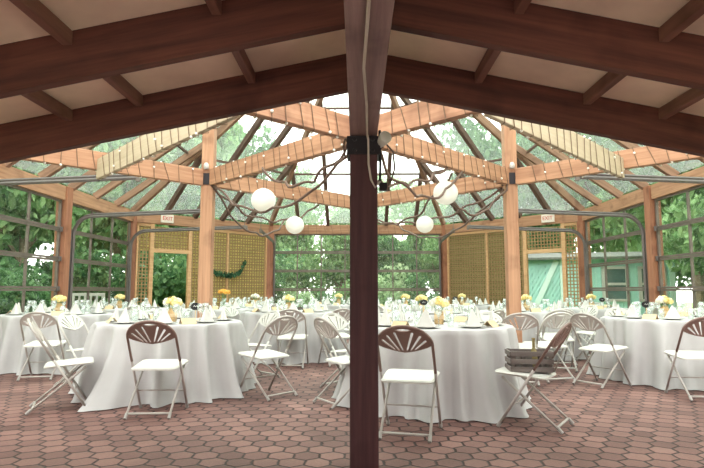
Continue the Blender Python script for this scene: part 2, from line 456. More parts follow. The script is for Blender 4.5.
# small junction lamp sockets above brackets
for s, n, side in ((Ln, 'left', 'left'), (Rn, 'right', 'right')):
    bm = new(); lathe(bm, [(0, 0), (0.03, 0), (0.035, 0.05), (0.02, 0.08), (0, 0.085)], 12)
    tag(obj('lamp_socket', bm, M_white, smooth=True, loc=(s.x, s.y - 0.125, ZR + 0.10)), f'small white lamp socket above the bracket of the {side} timber post', 'lamp socket')

# far hub post behind
timber_post(Hn.x, Hn.y, 2.30, 2.66, 0.13, M_dark, 'dark timber block joining the ring beams behind the centre post')
timber_post(Fn.x, Fn.y, 2.42, 2.66, 0.13, M_orange, 'short orange block joining the rear ring beams')

# ------------------------------------------------------------------ near canopy with dark rafters
CX, CW, YK = 0.042, 0.172, -1.05
YP = 3.36
beam('ridge_beam', (CX, YK, 2.19), (CX, 5.08, 2.19), CW, 0.30, M_ridge, 'heavy weathered ridge beam overhead running to the dark centre post', 'beam')
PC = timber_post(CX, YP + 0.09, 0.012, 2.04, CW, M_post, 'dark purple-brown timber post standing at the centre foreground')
bm = new(); box(bm, (0, 0, 0.006), (0.23, 0.23, 0.012))
for k in (-1, 1):
    box(bm, (k * (CW / 2 + 0.008), 0, 0.05), (0.012, 0.12, 0.09))
sh = obj('steel_shoe', bm, M_black, loc=(CX, YP + 0.09, 0), bevel=0.002); sh.parent = PC; sh.matrix_parent_inverse = PC.matrix_local.inverted()
clamp(CX, YP + 0.09, 1.975, CW + 0.016, 0.115, 'black steel band round the top of the dark centre post')

SL = 0.208
XE = 3.3
RY = [-1.80, -0.94, -0.08, 0.78, 1.64, 2.50, 3.36]
names = {5: 'second', 6: 'farthest', 4: 'nearest overhead'}
for i, y in enumerate(RY):
    if y < YK: continue
    for s, side in ((-1, 'left'), (1, 'right')):
        z0 = 2.345 + 0.1175
        lab = {6: f'shade-darkened rafter sloping down to the {side} from the centre post, lower of the pair',
               5: f'shade-darkened rafter sloping down to the {side} overhead, upper of the pair'}.get(i, f'dark rafter of the low canopy {side} of the ridge, out of view overhead')
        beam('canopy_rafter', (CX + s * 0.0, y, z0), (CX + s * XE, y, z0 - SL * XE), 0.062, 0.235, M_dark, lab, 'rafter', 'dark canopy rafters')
# plywood ceiling: two slopes
for s, side in ((-1, 'left'), (1, 'right')):
    bm = new()
    zt = 2.345 + 0.238
    pts = [(CX, YK), (CX + s * XE, YK), (CX + s * XE, YP + 0.06), (CX, YP + 0.06)]
    lo = [bm.verts.new((x, y, zt - SL * abs(x - CX))) for x, y in pts]
    hi = [bm.verts.new((x, y, zt + 0.05 - SL * abs(x - CX))) for x, y in pts]
    bm.faces.new(lo); bm.faces.new(hi[::-1])
    for k in range(4): bm.faces.new((lo[k], lo[(k + 1) % 4], hi[(k + 1) % 4], hi[k]))
    tag(obj(f'ceiling_{side}', bm, M_ceil), kind='structure')
    # blocking pieces between rafters
    for px_ in ((-0.66, -1.36, -1.80) if s < 0 else (0.76, 1.43, 1.89)):
        for i in range(3, 6):
            y0, y1 = RY[i] + 0.031, RY[i + 1] - 0.031
            z = zt - SL * abs(px_ - CX) - 0.038
            nm = {0.66: 'innermost', 1.36: 'middle', 1.80: 'outermost', 0.76: 'innermost', 1.43: 'middle', 1.89: 'outermost'}[abs(px_)]
            wh = {3: 'out of view overhead', 4: 'in the nearer bay', 5: 'in the farther bay'}[i]
            beam('ceiling_purlin', (px_, y0, z), (px_, y1, z), 0.048, 0.072, M_purlin, f'{nm} brown purlin under the {side} ceiling {wh}', 'purlin', 'ceiling purlins')

# cable on the ridge beam and down the post
bm = new()
pts = [(CX + 0.005, YK + 0.1, 2.031), (CX + 0.012, 0.8, 2.031), (CX - 0.004, 1.9, 2.031), (CX - 0.012, 2.3, 2.031), (CX + 0.010, 2.8, 2.031), (CX + 0.020, 3.28, 2.028),
       (CX + 0.028, 3.32, 2.0), (CX + 0.03, 3.325, 1.85), (CX + 0.045, 3.33, 1.75), (CX + 0.07, 3.32, 1.70), (CX + 0.10, 3.33, 1.74)]
tag(empty('cable_holder') if False else obj('power_cable', (tube(bm, pts, 0.0065, 8), bm)[1], M_cable, smooth=True), 'beige cable stapled along the underside of the ridge beam', 'cable')
# floodlight beside the post
t = empty('spot_lamp', (CX + 0.12, YP - 0.02, 2.0), 0, 'small white spot lamp clamped to the right of the centre post top', 'lamp')
bm = new(); lathe(bm, [(0, -0.05), (0.022, -0.05), (0.03, -0.02), (0.04, 0.045), (0.038, 0.05), (0.0, 0.045)], 16)
o = obj('lamp_shade', bm, M_white, t, smooth=True); o.rotation_euler = (R(65), R(50), 0)
bm = new(); tube(bm, [(-0.03, 0.04, -0.02), (0.0, 0.03, -0.03), (0, 0, 0)], 0.008, 6)
obj('lamp_arm', bm, M_black, t)
# two coils hanging round the top of the post
bm = new()
tube(bm, [(CX - 0.11 + 0.012 * math.cos(a), YP + 0.0 + 0.045 * math.cos(a) * 0.5, 1.955 + 0.06 * math.sin(a)) for a in [2 * PI * k / 24 for k in range(24)]], 0.007, 6, closed=True)
tag(obj('cable_coil', bm, M_cord, smooth=True), 'dark ring of cable hooked on the left of the centre post', 'cable')

# ------------------------------------------------------------------ walls
bm = new(); box(bm, (0, -13.0, 4.0), (26, 0.3, 8.2))
tag(obj('light_block_wall', bm, M_post), kind='structure')  # added unseen wall, keeps low sky light off the rafter faces
door_no = [0]
def overhead_door(p0, p1, cols, rows=5):
    """glass sectional door between p0 and p1 (xy), z 0..HEAD"""
    door_no[0] += 1
    p0, p1 = Vector((*p0, 0)), Vector((*p1, 0))
    d = (p1 - p0); Lx = d.length
    t = empty(f'door_{door_no[0]}', p0, math.atan2(d.y, d.x), kind='structure')
    rowh = HEAD / rows
    for i in range(rows):                      # one section per row
        z0, z1 = i * rowh + 0.004, (i + 1) * rowh - 0.004
        bm = new()
        box(bm, (Lx / 2, 0, z0 + 0.018), (Lx, 0.045, 0.036)); box(bm, (Lx / 2, 0, z1 - 0.018), (Lx, 0.045, 0.036))
        for k in range(cols + 1):
            w = 0.05 if k in (0, cols) else 0.032
            x = min(max(k * Lx / cols, w / 2), Lx - w / 2)
            box(bm, (x, 0, (z0 + z1) / 2), (w, 0.043, z1 - z0 - 0.07))
        o = obj('door_section', bm, M_alu, t)
        bm = new(); box(bm, (Lx / 2, 0, (z0 + z1) / 2), (Lx - 0.1, 0.006, z1 - z0 - 0.06))
        g = obj('glass_pane', bm, M_glass, o)
    for x in (0.03, Lx - 0.03):
        for i in range(1, rows):
            bm = new(); box(bm, (x, -0.045, i * rowh), (0.05, 0.04, 0.09))
            obj('hinge', bm, M_track, t)
    return t
G = 0.12
Dl = [overhead_door((-XW, 7.1 + G), (-XW, 10.35 - G), 3), overhead_door((-XW, 10.35 + G), (-XW, YC - G - 0.02), 3)]
Dl += [overhead_door((-XW, 3.85), (-XW, 7.1 - G), 3)]
Dl += [overhead_door((-XW, 0.6), (-XW, 3.6), 3), overhead_door((-XW, -2.5), (-XW, 0.4), 3)]
Db = overhead_door((-XB + G, YB), (XB - G, YB), 7)
Dr = [overhead_door((XW, 10.35 - G), (XW, 7.1 + G), 3), overhead_door((XW, YC - G - 0.02), (XW, 10.35 + G), 3)]
Dr += [overhead_door((XW, 3.6), (XW, 0.6), 3), overhead_door((XW, 0.4), (XW, -2.5), 3)]
Dr += [overhead_door((XW, 7.1 - G), (XW, 3.85), 3)]

def door_track(x0, y0, dx, dy, length, label):
    """vertical rail at the door jamb, curving into a horizontal rail running inward along (dx,dy)"""
    t = empty('door_track', (x0, y0, 0), 0, label, 'track')
    d = Vector((dx, dy, 0))
    pts = [d * 0.10 + Vector((0, 0, 0.0)), d * 0.10 + Vector((0, 0, 2.15))]
    for k in range(1, 9):
        a = k / 8 * PI / 2
        pts.append(d * (0.10 + 0.36 * (1 - math.cos(a))) + Vector((0, 0, 2.15 + 0.36 * math.sin(a))))
    pts.append(d * length + Vector((0, 0, 2.60)))
    bm = new()
    # C-shaped rail: swept as a thin strip pair
    side = Vector((-dy, dx, 0))
    tube(bm, pts, 0.028, 6)
    tube(bm, [p + Vector((0, 0, 0.045)) if i > 2 else p + d * -0.045 for i, p in enumerate(pts)], 0.020, 6)
    obj('rail', bm, M_track, t, smooth=False)
    bm = new()
    e = d * length + Vector((0, 0, 2.60))
    box(bm, e + Vector((0, 0, 0.0)), (0.05, 0.05, 0.10))
    obj('end_stop', bm, M_alu, t)
    top = roof_z(x0 + d.x * (length - 0.05), y0 + d.y * (length - 0.05)) - 0.05
    bm = new(); tube(bm, [d * (length - 0.05) + Vector((0, 0, 2.6)), d * (length - 0.05) + Vector((0, 0, top))], 0.008, 6)
    obj('hanger_rod', bm, M_alu, t)
    return t
for s, side in ((-1, 'left'), (1, 'right')):
    door_track(s * XW, 7.33, -s, 0, 2.62, f'steel door track high at the {side} edge, nearest of the {side} tracks')
    door_track(s * XW, 10.56, -s, 0, 2.60, f'steel door track curving in from the post between the {side} glass doors')
    door_track(s * XW, 13.28, -s, 0, 2.9, f'thin steel door track crossing in front of the {side} lattice wall')
for s, side in ((-1, 'left'), (1, 'right')):
    door_track(s * (XB - 0.15), YB, 0, -1, 2.5, f'steel door track at the {side} side of the back glass door')

# ------------------------------------------------------------------ slanted lattice walls with a doorway
CL = math.hypot(XW - XB, YB - YC)
def lattice_wall(side):
    s = -1 if side == 'left' else 1
    # local x runs from the side corner to the back corner; local y outward for left
    A = Vector((s * XW, YC, 0)); B = Vector((s * XB, YB, 0))
    d = B - A
    t = empty(f'wall_back_{side}', A, math.atan2(d.y, d.x), kind='structure')
    out = 1 if s < 0 else -1       # local y sign pointing outdoors
    x0, x1, dj, dk, st = 0.12, CL - 0.12, 0.134 * CL, 0.362 * CL, 0.652 * CL
    # frame members
    bm = new()
    for x in (dj - 0.05, dk + 0.05): box(bm, (x, 0, HEAD / 2), (0.10, 0.09, HEAD))
    for x in (x0 + 0.02, st, x1 - 0.02): box(bm, (x, 0, HEAD / 2), (0.05, 0.07, HEAD))
    box(bm, ((dj + dk) / 2, 0, 2.10), (dk - dj, 0.09, 0.10))
    for (xa, xb) in ((x0, dj - 0.1), (dk + 0.1, x1)):
        box(bm, ((xa + xb) / 2, 0, 0.30), (xb - xa, 0.07, 0.08)); box(bm, ((xa + xb) / 2, 0, 2.74), (xb - xa, 0.07, 0.07))
    obj('frame', bm, M_frame, t, bevel=0.004)
    # lattice panels
    panels = [(x0 + 0.045, dj - 0.1, 0.34, 2.70), (dj, dk, 2.15, 2.72), (dk + 0.1, st - 0.025, 0.34, 2.70), (st + 0.025, x1 - 0.045, 0.34, 2.70)]
    for n, (xa, xb, za, zb) in enumerate(panels):
        bm = new(); sp = 0.085; w = 0.028
        k = xa + sp / 2
        while k < xb:
            box(bm, (k, -0.006 * out, (za + zb) / 2), (w, 0.010, zb - za)); k += sp
        k = za + sp / 2
        while k < zb:
            box(bm, ((xa + xb) / 2, 0.006 * out, k), (xb - xa, 0.010, w)); k += sp
        lp = obj('lattice_panel', bm, M_lattice, t)
        if n > 0 or side == 'left':
            if n == 0:
                zc = 2.1
                bm = new(); box(bm, ((xa + xb) / 2, 0.05 * out, (zc + zb) / 2), (xb - xa, 0.012, zb - zc))
            elif side == 'right' and n == 1:
                continue
            else:
                bm = new(); box(bm, ((xa + xb) / 2, 0.05 * out, (za + zb) / 2), (xb - xa, 0.012, zb - za))
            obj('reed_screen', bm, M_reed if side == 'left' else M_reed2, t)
    for (xa, xb) in ((x0, dj - 0.1), (dk + 0.1, x1)):
        bm = new(); box(bm, ((xa + xb) / 2, 0, 0.13), (xb - xa, 0.05, 0.26))
        obj('kick_board', bm, M_frame, t)
    return t
lattice_wall('left'); lattice_wall('right')

# EXIT signs
def text_mesh(body, size, depth=0.003):
    cu = bpy.data.curves.new('txt', 'FONT'); cu.body = body; cu.size = size; cu.extrude = depth; cu.align_x = 'CENTER'; cu.align_y = 'CENTER'
    o = bpy.data.objects.new('txt', cu); link(o)
    dg = bpy.context.evaluated_depsgraph_get(); dg.update()
    me = bpy.data.meshes.new_from_object(o.evaluated_get(dg))
    bpy.data.objects.remove(o); return me
exit_me = text_mesh('EXIT', 0.135); exit_me.materials.clear(); exit_me.materials.append(M_red)
for s, side in ((-1, 'left'), (1, 'right')):
    f = 0.205
    px, py = s * (XW + (XB - XW) * f), YC + (YB - YC) * f
    rz = R(45) if s < 0 else R(-45)
    t = empty('exit_sign', (px, py, 2.93), rz, f'white sign reading EXIT in red above the {side} lattice wall doorway', 'sign')
    t.location += Matrix.Rotation(rz, 3, 'Z') @ Vector((0, -0.10, 0))
    bm = new(); box(bm, (0, 0, 0), (0.34, 0.05, 0.21)); sb = obj('sign_box', bm, M_exit, t, bevel=0.008)
    o = bpy.data.objects.new('sign_lettering', exit_me); link(o); o.parent = sb; o.location = (0, -0.028, 0); o.rotation_euler = (R(90), 0, 0)

# leaf garland on the left lattice
def leaf_cloud(bm, pts_fn, n, size, flat=0.0):
    for _ in range(n):
        p = Vector(pts_fn())
        s = size * random.uniform(0.6, 1.3)
        q = Euler((random.uniform(0, 2 * PI), random.uniform(0, 2 * PI), random.uniform(0, 2 * PI))).to_matrix()
        a, b_, c, d = (q @ Vector(v) * s + p for v in ((-0.5, 0, 0), (0, -0.28, 0.05), (0.5, 0, 0), (0, 0.28, 0.05)))
        bm.faces.new([bm.verts.new(v) for v in (a, b_, c, d)])
A = Vector((-XW, YC, 0)); dv = Vector((XW - XB, YB - YC, 0)); inn = Vector((1, -1, 0)).normalized() * 0.10
def gar():
    u = random.random(); t_ = 0.53 + 0.25 * u
    z = 1.50 + 0.55 * (u - 0.45) ** 2 + 0.26 * max(0, (u - 0.8) / 0.2) ** 1.5
    return A + dv * t_ + inn + Vector((random.gauss(0, 0.02), random.gauss(0, 0.02), z + random.gauss(0, 0.032)))
bm = new(); leaf_cloud(bm, gar, 420, 0.085)
tag(obj('leaf_garland', bm, M_garland), 'dark green leafy garland swagged on the left lattice wall', 'garland')

# ------------------------------------------------------------------ glass roof
YR0 = 3.42
AP = Vector((0, YB - XW, EAVE + KR * XW)); RF = Vector((0, YR0, AP.z))
def V(x, y, z=EAVE): return Vector((x, y, z))
planes = []
for s, side in ((-1, 'left'), (1, 'right')):
    planes.append((f'{side} slope', [V(s * XW, YR0), V(s * XW, YC), AP, RF]))
    planes.append((f'back {side} slope', [V(s * XW, YC), V(s * XB, YB), AP]))
planes.append(('back slope', [V(-XB, YB), V(XB, YB), AP]))
wn = 0
for nm, poly in planes:
    wn += 1
    n = (poly[1] - poly[0]).cross(poly[2] - poly[0]).normalized()
    if n.z < 0: n = -n
    bm = new()
    lo = [bm.verts.new(p + n * 0.075) for p in poly]; hi = [bm.verts.new(p + n * 0.081) for p in poly]
    bm.faces.new(lo); bm.faces.new(hi)
    for k in range(len(poly)): bm.faces.new((lo[k], lo[(k + 1) % len(poly)], hi[(k + 1) % len(poly)], hi[k]))
    pane = tag(obj(f'window_{wn}', bm, M_roofglass), kind='structure')
    # rafters up the slope, as far as the hips
    e = (poly[1] - poly[0]); Le = e.length; eu = e / Le
    upv = (AP - poly[0]) - eu * (AP - poly[0]).dot(eu)
    upu = upv.normalized()
    nbay = {'left slope': 10, 'right slope': 10}.get(nm, 5 if 'back ' in nm and nm != 'back slope' else 6)
    ap_t = (AP - poly[0]).dot(eu)
    for k in range(nbay + 1):
        u = Le * k / nbay
        if nm in ('left slope', 'right slope'):
            if k == nbay: continue
            hmax = upv.length if u <= ap_t else upv.length * (Le - u) / (Le - ap_t)
            mat, ww = (M_rafter, 0.10)
        else:
            if k in (0, nbay): continue
            hmax = upv.length * (u / ap_t if u < ap_t else (Le - u) / (Le - ap_t))
            mat, ww = (M_bar, 0.10)
        if hmax < 0.4: continue
        p0 = poly[0] + eu * u + upu * 0.02
        p1 = p0 + upu * (hmax - 0.12)
        w = {'left slope': 'left side', 'right slope': 'right side'}.get(nm, nm.replace(' slope', ''))
        beam('roof_rafter', p0, p1, ww, 0.14, mat, f'sloping timber rafter under the glass roof on the {w}', 'rafter', f'glass roof rafters, {w}', bevel=0.004)
    # two horizontal glazing bars per slope
    for q in (0.30, 0.62):
        if nm in ('left slope', 'right slope'):
            a = poly[0] + upv * q; b_ = poly[1] + (AP - poly[1]) * q
        else:
            a = poly[0] + (AP - poly[0]) * q; b_ = poly[1] + (AP - poly[1]) * q
        beam('glazing_bar', a + n * 0.045, b_ + n * 0.045, 0.05, 0.05, M_bar, f'dark cross bar of the glass roof on the {nm.replace(" slope", "")} slope, {"lower" if q < .5 else "upper"} one', 'glazing bar', bevel=0.003)
for s, side in ((-1, 'left'), (1, 'right')):
    beam('hip_rafter', V(s * XW, YC), AP, 0.09, 0.18, M_rafter, f'hip rafter of the glass roof rising from the {side} corner post', 'rafter')
    beam('hip_rafter', V(s * XB, YB), AP, 0.09, 0.18, M_rafter, f'hip rafter of the glass roof rising from the back door {side} post', 'rafter')
beam('ridge_board', RF, AP, 0.09, 0.2, M_rafter, 'ridge board at the top of the glass roof, out of sight', 'beam')

# ------------------------------------------------------------------ fairy lights, cords, lanterns
def fairy(key, label, turns, nb):
    p0, p1, w, h = RB[key]
    M = Matrix.Translation(p0) @ frame_of(p1 - p0).to_4x4(); Lb = (p1 - p0).length
    pts = []
    corners = [(-w / 2 - 0.008, -h / 2 - 0.008), (w / 2 + 0.008, -h / 2 - 0.008), (w / 2 + 0.008, h / 2 + 0.008), (-w / 2 - 0.008, h / 2 + 0.008)]
    n = turns * 4
    for i in range(n + 1):
        c = corners[i % 4]
        x = Lb * (0.03 + 0.94 * i / n) + random.uniform(-0.03, 0.03)
        pts.append(M @ Vector((x, c[0], c[1])))
    bm = new(); tube(bm, pts, 0.0042, 5)
    t = tag(obj('fairy_lights', bm, M_string), label, 'string lights')
    src = None
    for k in range(nb):
        i = int((k + 0.5) * n / nb); q = pts[i].lerp(pts[min(i + 1, n)], random.random())
        if src is None:
            bm = new(); ball(bm, (0, 0, 0), 0.015, 1); src = obj('bulb', bm, M_bulb, t, smooth=True, loc=q)
        else:
            o = src.copy(); link(o); o.parent = t; o.location = q
for key, lab, tn, nb in (('HL', 'fairy lights wound round the beam left of the dark post', 18, 24), ('HR', 'fairy lights wound round the beam right of the dark post', 18, 24),
                     ('FL', 'fairy lights wound round the rear beam behind the left lanterns', 16, 20), ('FR', 'fairy lights wound round the rear beam behind the right lanterns', 16, 20),
                     ('ML', 'fairy lights on the short beam upper left of the centre post', 8, 12), ('MR', 'fairy lights on the short beam upper right of the centre post', 8, 12),
                     ('EL', 'fairy lights on the beam at the left picture edge', 18, 24), ('ER', 'fairy lights on the beam at the right picture edge', 18, 24),
                     ('NL', 'fairy lights wound round the left cream beam', 17, 20), ('NR', 'fairy lights wound round the right cream beam', 17, 20)):
    fairy(key, lab, tn, nb)
# fairy lights along the back lintels
RB['BB'] = (Vector((-XB + .1, YB, 2.915)), Vector((XB - .1, YB, 2.915)), 0.14, 0.27)
RB['BL'] = (Vector((-XW + .2, YC + .2, 2.915)), Vector((-XB - .15, YB - .15, 2.915)), 0.14, 0.27)
RB['BR'] = (Vector((XW - .2, YC + .2, 2.915)), Vector((XB + .15, YB - .15, 2.915)), 0.14, 0.27)
fairy('BB', 'fairy lights round the beam over the back glass door', 20, 20)

def swag(p0, p1, sag, label, r=0.014, wig=0.03):
    p0, p1 = Vector(p0), Vector(p1); pts = []
    for k in range(25):
        u = k / 24
        p = p0.lerp(p1, u); p.z -= sag * 4 * u * (1 - u)
        if 0 < k < 24: p += Vector((math.sin(u * 19 + p0.x * 7) * wig, 0, math.sin(u * 27 + p1.x * 5) * wig * 0.7))
        pts.append(p)
    bm = new(); tube(bm, pts, r, 6)
    return tag(obj('hanging_cord', bm, M_cord, smooth=True), label, 'cord')
zb = ZR - 0.11
swag((-1.86, 7.0, zb), (-0.08, 4.95, zb - 0.12), 0.42, 'long dark cord sagging from left timber post to the centre post, below the round lantern')
swag((-0.06, 4.93, zb + .02), (-1.05, 6.0, zb), 0.30, 'dark cord looping from the centre post up to the left beam')
swag((-1.9, 7.2, zb), (-0.6, 8.6, zb), 0.35, 'dark cord sagging under the rear left beam toward the small left lantern')
swag((-1.88, 6.98, zb), (-1.2, 9.5, zb - .1), 0.45, 'dark cord dropping from the left timber post toward the back')
swag((0.13, 4.95, zb), (1.2, 6.2, zb), 0.40, 'dark cord looping from the centre post to the right beam')
swag((0.12, 4.97, zb - .35), (1.0, 6.0, zb), 0.10, 'dark cord rising from beside the post to the right beam')
swag((1.93, 6.98, zb), (0.9, 6.4, zb), 0.42, 'dark cord loop hanging beside the right timber post')
swag((1.92, 7.2, zb), (0.25, 8.9, zb - .2), 0.22, 'dark cord crossing behind the right lanterns')
swag((1.9, 7.05, zb - .05), (0.9, 12.0, zb + .1), 0.45, 'dark cord dropping from the right timber post toward the back door')
swag((0.2, 8.95, zb - .1), (1.1, 6.3, zb), 0.35, 'dark cord from the rear beam joint to the middle of the right beam')
bm = new()
tube(bm, [(CX + .10, YP + .2, 1.98), (CX + .14, YP + .1, 2.02), (CX + .19, YP + .1, 1.96), (CX + .20, YP + .1, 1.85), (CX + .17, YP + .1, 1.75), (CX + .12, YP + .1, 1.71), (CX + .10, YP + .12, 1.78)], 0.006, 6)
tag(obj('cable_loop', bm, M_cord, smooth=True), 'loop of dark cable hanging right of the centre post top', 'cable')
bm = new(); tube(bm, [(CX + .105, YP + .1, 2.1), (CX + .108, YP + .1, 1.9), (CX + .105, YP + .1, 1.74)], 0.009, 6)
box(bm, (CX + .125, YP + .1, 1.73), (0.05, 0.04, 0.05))
tag(obj('wired_plug', bm, M_black), 'dark cable drop with socket box beside the centre post', 'cable')

def lantern(x, y, z, r, label):
    t = empty('paper_lantern', (x, y, z), 0, label, 'lantern', 'white paper lanterns')
    bm = new(); prof = []
    nr = 40
    for k in range(nr + 1):
        a = -PI / 2 + PI * k / nr
        rr = r * math.cos(a) * (1 + (0.012 if k % 2 else 0)); prof.append((max(rr, 0.03), r * 0.97 * math.sin(a)))
    lathe(bm, prof, 32); obj('shade', bm, M_lantern, t, smooth=True)
    bm = new(); tube(bm, [(0, 0, r * 0.9), (0, 0, ZR - 0.1 - z)], 0.004, 5); obj('hanging_wire', bm, M_string, t)
def at(px, Y): return (px - 357) / 550 * Y
lantern(at(263, 6.3), 6.25, 1.07 + 6.25 * math.tan(R(5.92) + math.atan((234 - 200) / 550)), 0.14, 'larger white round paper lantern hanging on the left')
lantern(at(295.5, 8.2), 8.05, 1.07 + 8.05 * math.tan(R(5.92) + math.atan((234 - 225) / 550)), 0.135, 'smaller white round paper lantern hanging on the left, lower down')
lantern(at(446, 6.3), 6.25, 1.07 + 6.25 * math.tan(R(5.92) + math.atan((234 - 193) / 550)), 0.14, 'larger white round paper lantern hanging on the right')
lantern(at(424, 8.2), 8.05, 1.07 + 8.05 * math.tan(R(5.92) + math.atan((234 - 224.5) / 550)), 0.128, 'smaller white round paper lantern hanging on the right, lower down')

# ------------------------------------------------------------------ folding chair
def fan_mesh(name):
    """fan back with radial slots, in its own plane: x across, y up (0 = bottom of panel)"""
    cu = bpy.data.curves.new('fan', 'CURVE'); cu.dimensions = '2D'; cu.fill_mode = 'BOTH'; cu.extrude = 0.007; cu.resolution_u = 1
    def poly(pts):
        s = cu.splines.new('POLY'); s.points.add(len(pts) - 1); s.use_cyclic_u = True
        for p, q in zip(s.points, pts): p.co = (q[0], q[1], 0, 1)
    W, Ht = 0.196, 0.225
    outer = []
    for k in range(25):                       # arch
        a = PI * k / 24
        outer.append((W * math.cos(a), 0.065 + (Ht - 0.065) * math.sin(a)))
    for k in range(1, 12):                    # belly of the lower edge
        x = -W + 2 * W * k / 12
        outer.append((x, 0.04 - 0.04 * math.sin(PI * k / 12) + 0.02 * abs(x) / W))
    poly(outer)
    for sx in (-1, 1):                        # radial slots
        for (bx, by, tx, ty) in ((0.015, 0.018, 0.066, 0.178), (0.043, 0.020, 0.122, 0.150), (0.073, 0.028, 0.160, 0.110)):
            base, tip = Vector((sx * bx, by)), Vector((sx * tx, ty)); d = (tip - base).normalized(); nrm = Vector((-d.y, d.x))
            poly([base - nrm * 0.0058, tip - nrm * 0.0100, tip + d * 0.006, tip + nrm * 0.0100, base + nrm * 0.0058])
    hp = [(-0.066, 0.203), (-0.03, 0.193), (0, 0.190), (0.03, 0.193), (0.066, 0.203), (0.04, 0.209), (0, 0.212), (-0.04, 0.209)]
    poly(hp)
    o = bpy.data.objects.new('fan', cu); link(o)
    dg = bpy.context.evaluated_depsgraph_get(); dg.update()
    me = bpy.data.meshes.new_from_object(o.evaluated_get(dg)); me.name = name
    bpy.data.objects.remove(o); return me
fan_meshes = {}
def make_chair(kind):
    """origin on the floor at the middle; faces +Y"""
    backm, hoopm, legm = {'brown': (M_shadedback, M_shadedback, M_greytube), 'grey': (M_taupe, M_tube, M_tube), 'white': (M_white, M_white, M_white)}[kind]  # brown kind: white chair, shade painted into back and hoop
    t = empty('folding_chair')
    top, bot = Vector((0, -0.30, 0.815)), Vector((0, 0.22, 0.012))
    ax = (top - bot).normalized(); Lb = (top - bot).length
    nrm = Vector((1, 0, 0)).cross(ax)
    def on(x, s): return bot + ax * s + Vector((x, 0, 0))
    Wd = 0.205
    # arched upper part
    arch = []
    s0 = Lb - 0.165
    for k in range(17):
        a = PI * k / 16
        arch.append(on(Wd * math.cos(a), s0 + 0.165 * math.sin(a)))
    low = on(Wd + 0.003, Lb - 0.42), on(-Wd - 0.003, Lb - 0.42)
    bm = new(); tube(bm, [low[0]] + arch + [low[1]], 0.0115, 8); obj('back_frame', bm, hoopm, t, smooth=True)
    for q in (0, 1):
        x = (1, -1)[q] * Wd
        bm = new(); tube(bm, [low[q], on(x * 1.03, 0.012)], 0.0115, 8); lg = obj('leg', bm, legm, t, smooth=True)
        bm = new(); tube(bm, [on(x * 1.03, -0.006), on(x * 1.03, 0.03)], 0.015, 8); obj('foot_cap', bm, M_rubber, lg)
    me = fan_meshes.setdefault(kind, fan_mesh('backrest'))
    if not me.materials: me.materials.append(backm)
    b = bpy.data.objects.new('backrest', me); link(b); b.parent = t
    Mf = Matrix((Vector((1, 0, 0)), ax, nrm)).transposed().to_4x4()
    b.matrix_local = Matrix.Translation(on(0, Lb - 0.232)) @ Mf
    # seat: rounded trapezoid pad
    bm = new()
    outl = []
    for (cx, cy, a0) in ((0.165, 0.20, 0), (-0.165, 0.20, 90), (-0.15, -0.10, 180), (0.15, -0.10, 270)):
        for k in range(6):
            a = R(a0 + 90 * k / 5); outl.append((cx + 0.05 * math.cos(a), cy + 0.05 * math.sin(a)))
    lo = [bm.verts.new((x * 0.97, y, 0.388 + 0.03 * (y + 0.15) / 0.4)) for x, y in outl]
    mi = [bm.verts.new((x, y, 0.400 + 0.03 * (y + 0.15) / 0.4)) for x, y in outl]
    hi = [bm.verts.new((x * 0.94, 0.05 + (y - 0.05) * 0.95, 0.410 + 0.03 * (y + 0.15) / 0.4)) for x, y in outl]
    n = len(outl)
    bm.faces.new(lo[::-1]); bm.faces.new(hi)
    for a, c in ((lo, mi), (mi, hi)):
        for k in range(n): bm.faces.new((a[k], a[(k + 1) % n], c[(k + 1) % n], c[k]))
    obj('seat', bm, M_white, t, smooth=False)
    # rear legs with their foot bar
    Wr = 0.180
    for s in (-1, 1):
        bm = new(); tube(bm, [(s * Wr, 0.19, 0.392), (s * Wr, -0.24, 0.03)], 0.0105, 8); lg = obj('leg', bm, M_tube if kind != 'white' else M_white, t, smooth=True)
        bm = new(); tube(bm, [(s * Wr, -0.225, 0.048), (s * Wr, -0.262, 0.011)], 0.014, 8); obj('foot_cap', bm, M_rubber, lg)
    bm = new(); tube(bm, [(-Wr, -0.222, 0.045), (Wr, -0.222, 0.045)], 0.010, 8); obj('foot_bar', bm, M_tube if kind != 'white' else M_white, t, smooth=True)
    bm = new(); tube(bm, [on(-Wd, 0.20), on(Wd, 0.20)], 0.007, 6); obj('stretcher', bm, legm, t, smooth=True)
    return t
protos = {k: make_chair(k) for k in ('brown', 'grey', 'white')}
used, stood = set(), []
def chair(x, y, rz_deg, kind, label, group):
    o = protos[kind] if kind not in used else copy_tree(protos[kind])
    used.add(kind)
    o.location = (x, y, 0); o.rotation_euler = (0, 0, R(rz_deg))
    tag(o, label, 'chair', group); stood.append((x, y))
    return o

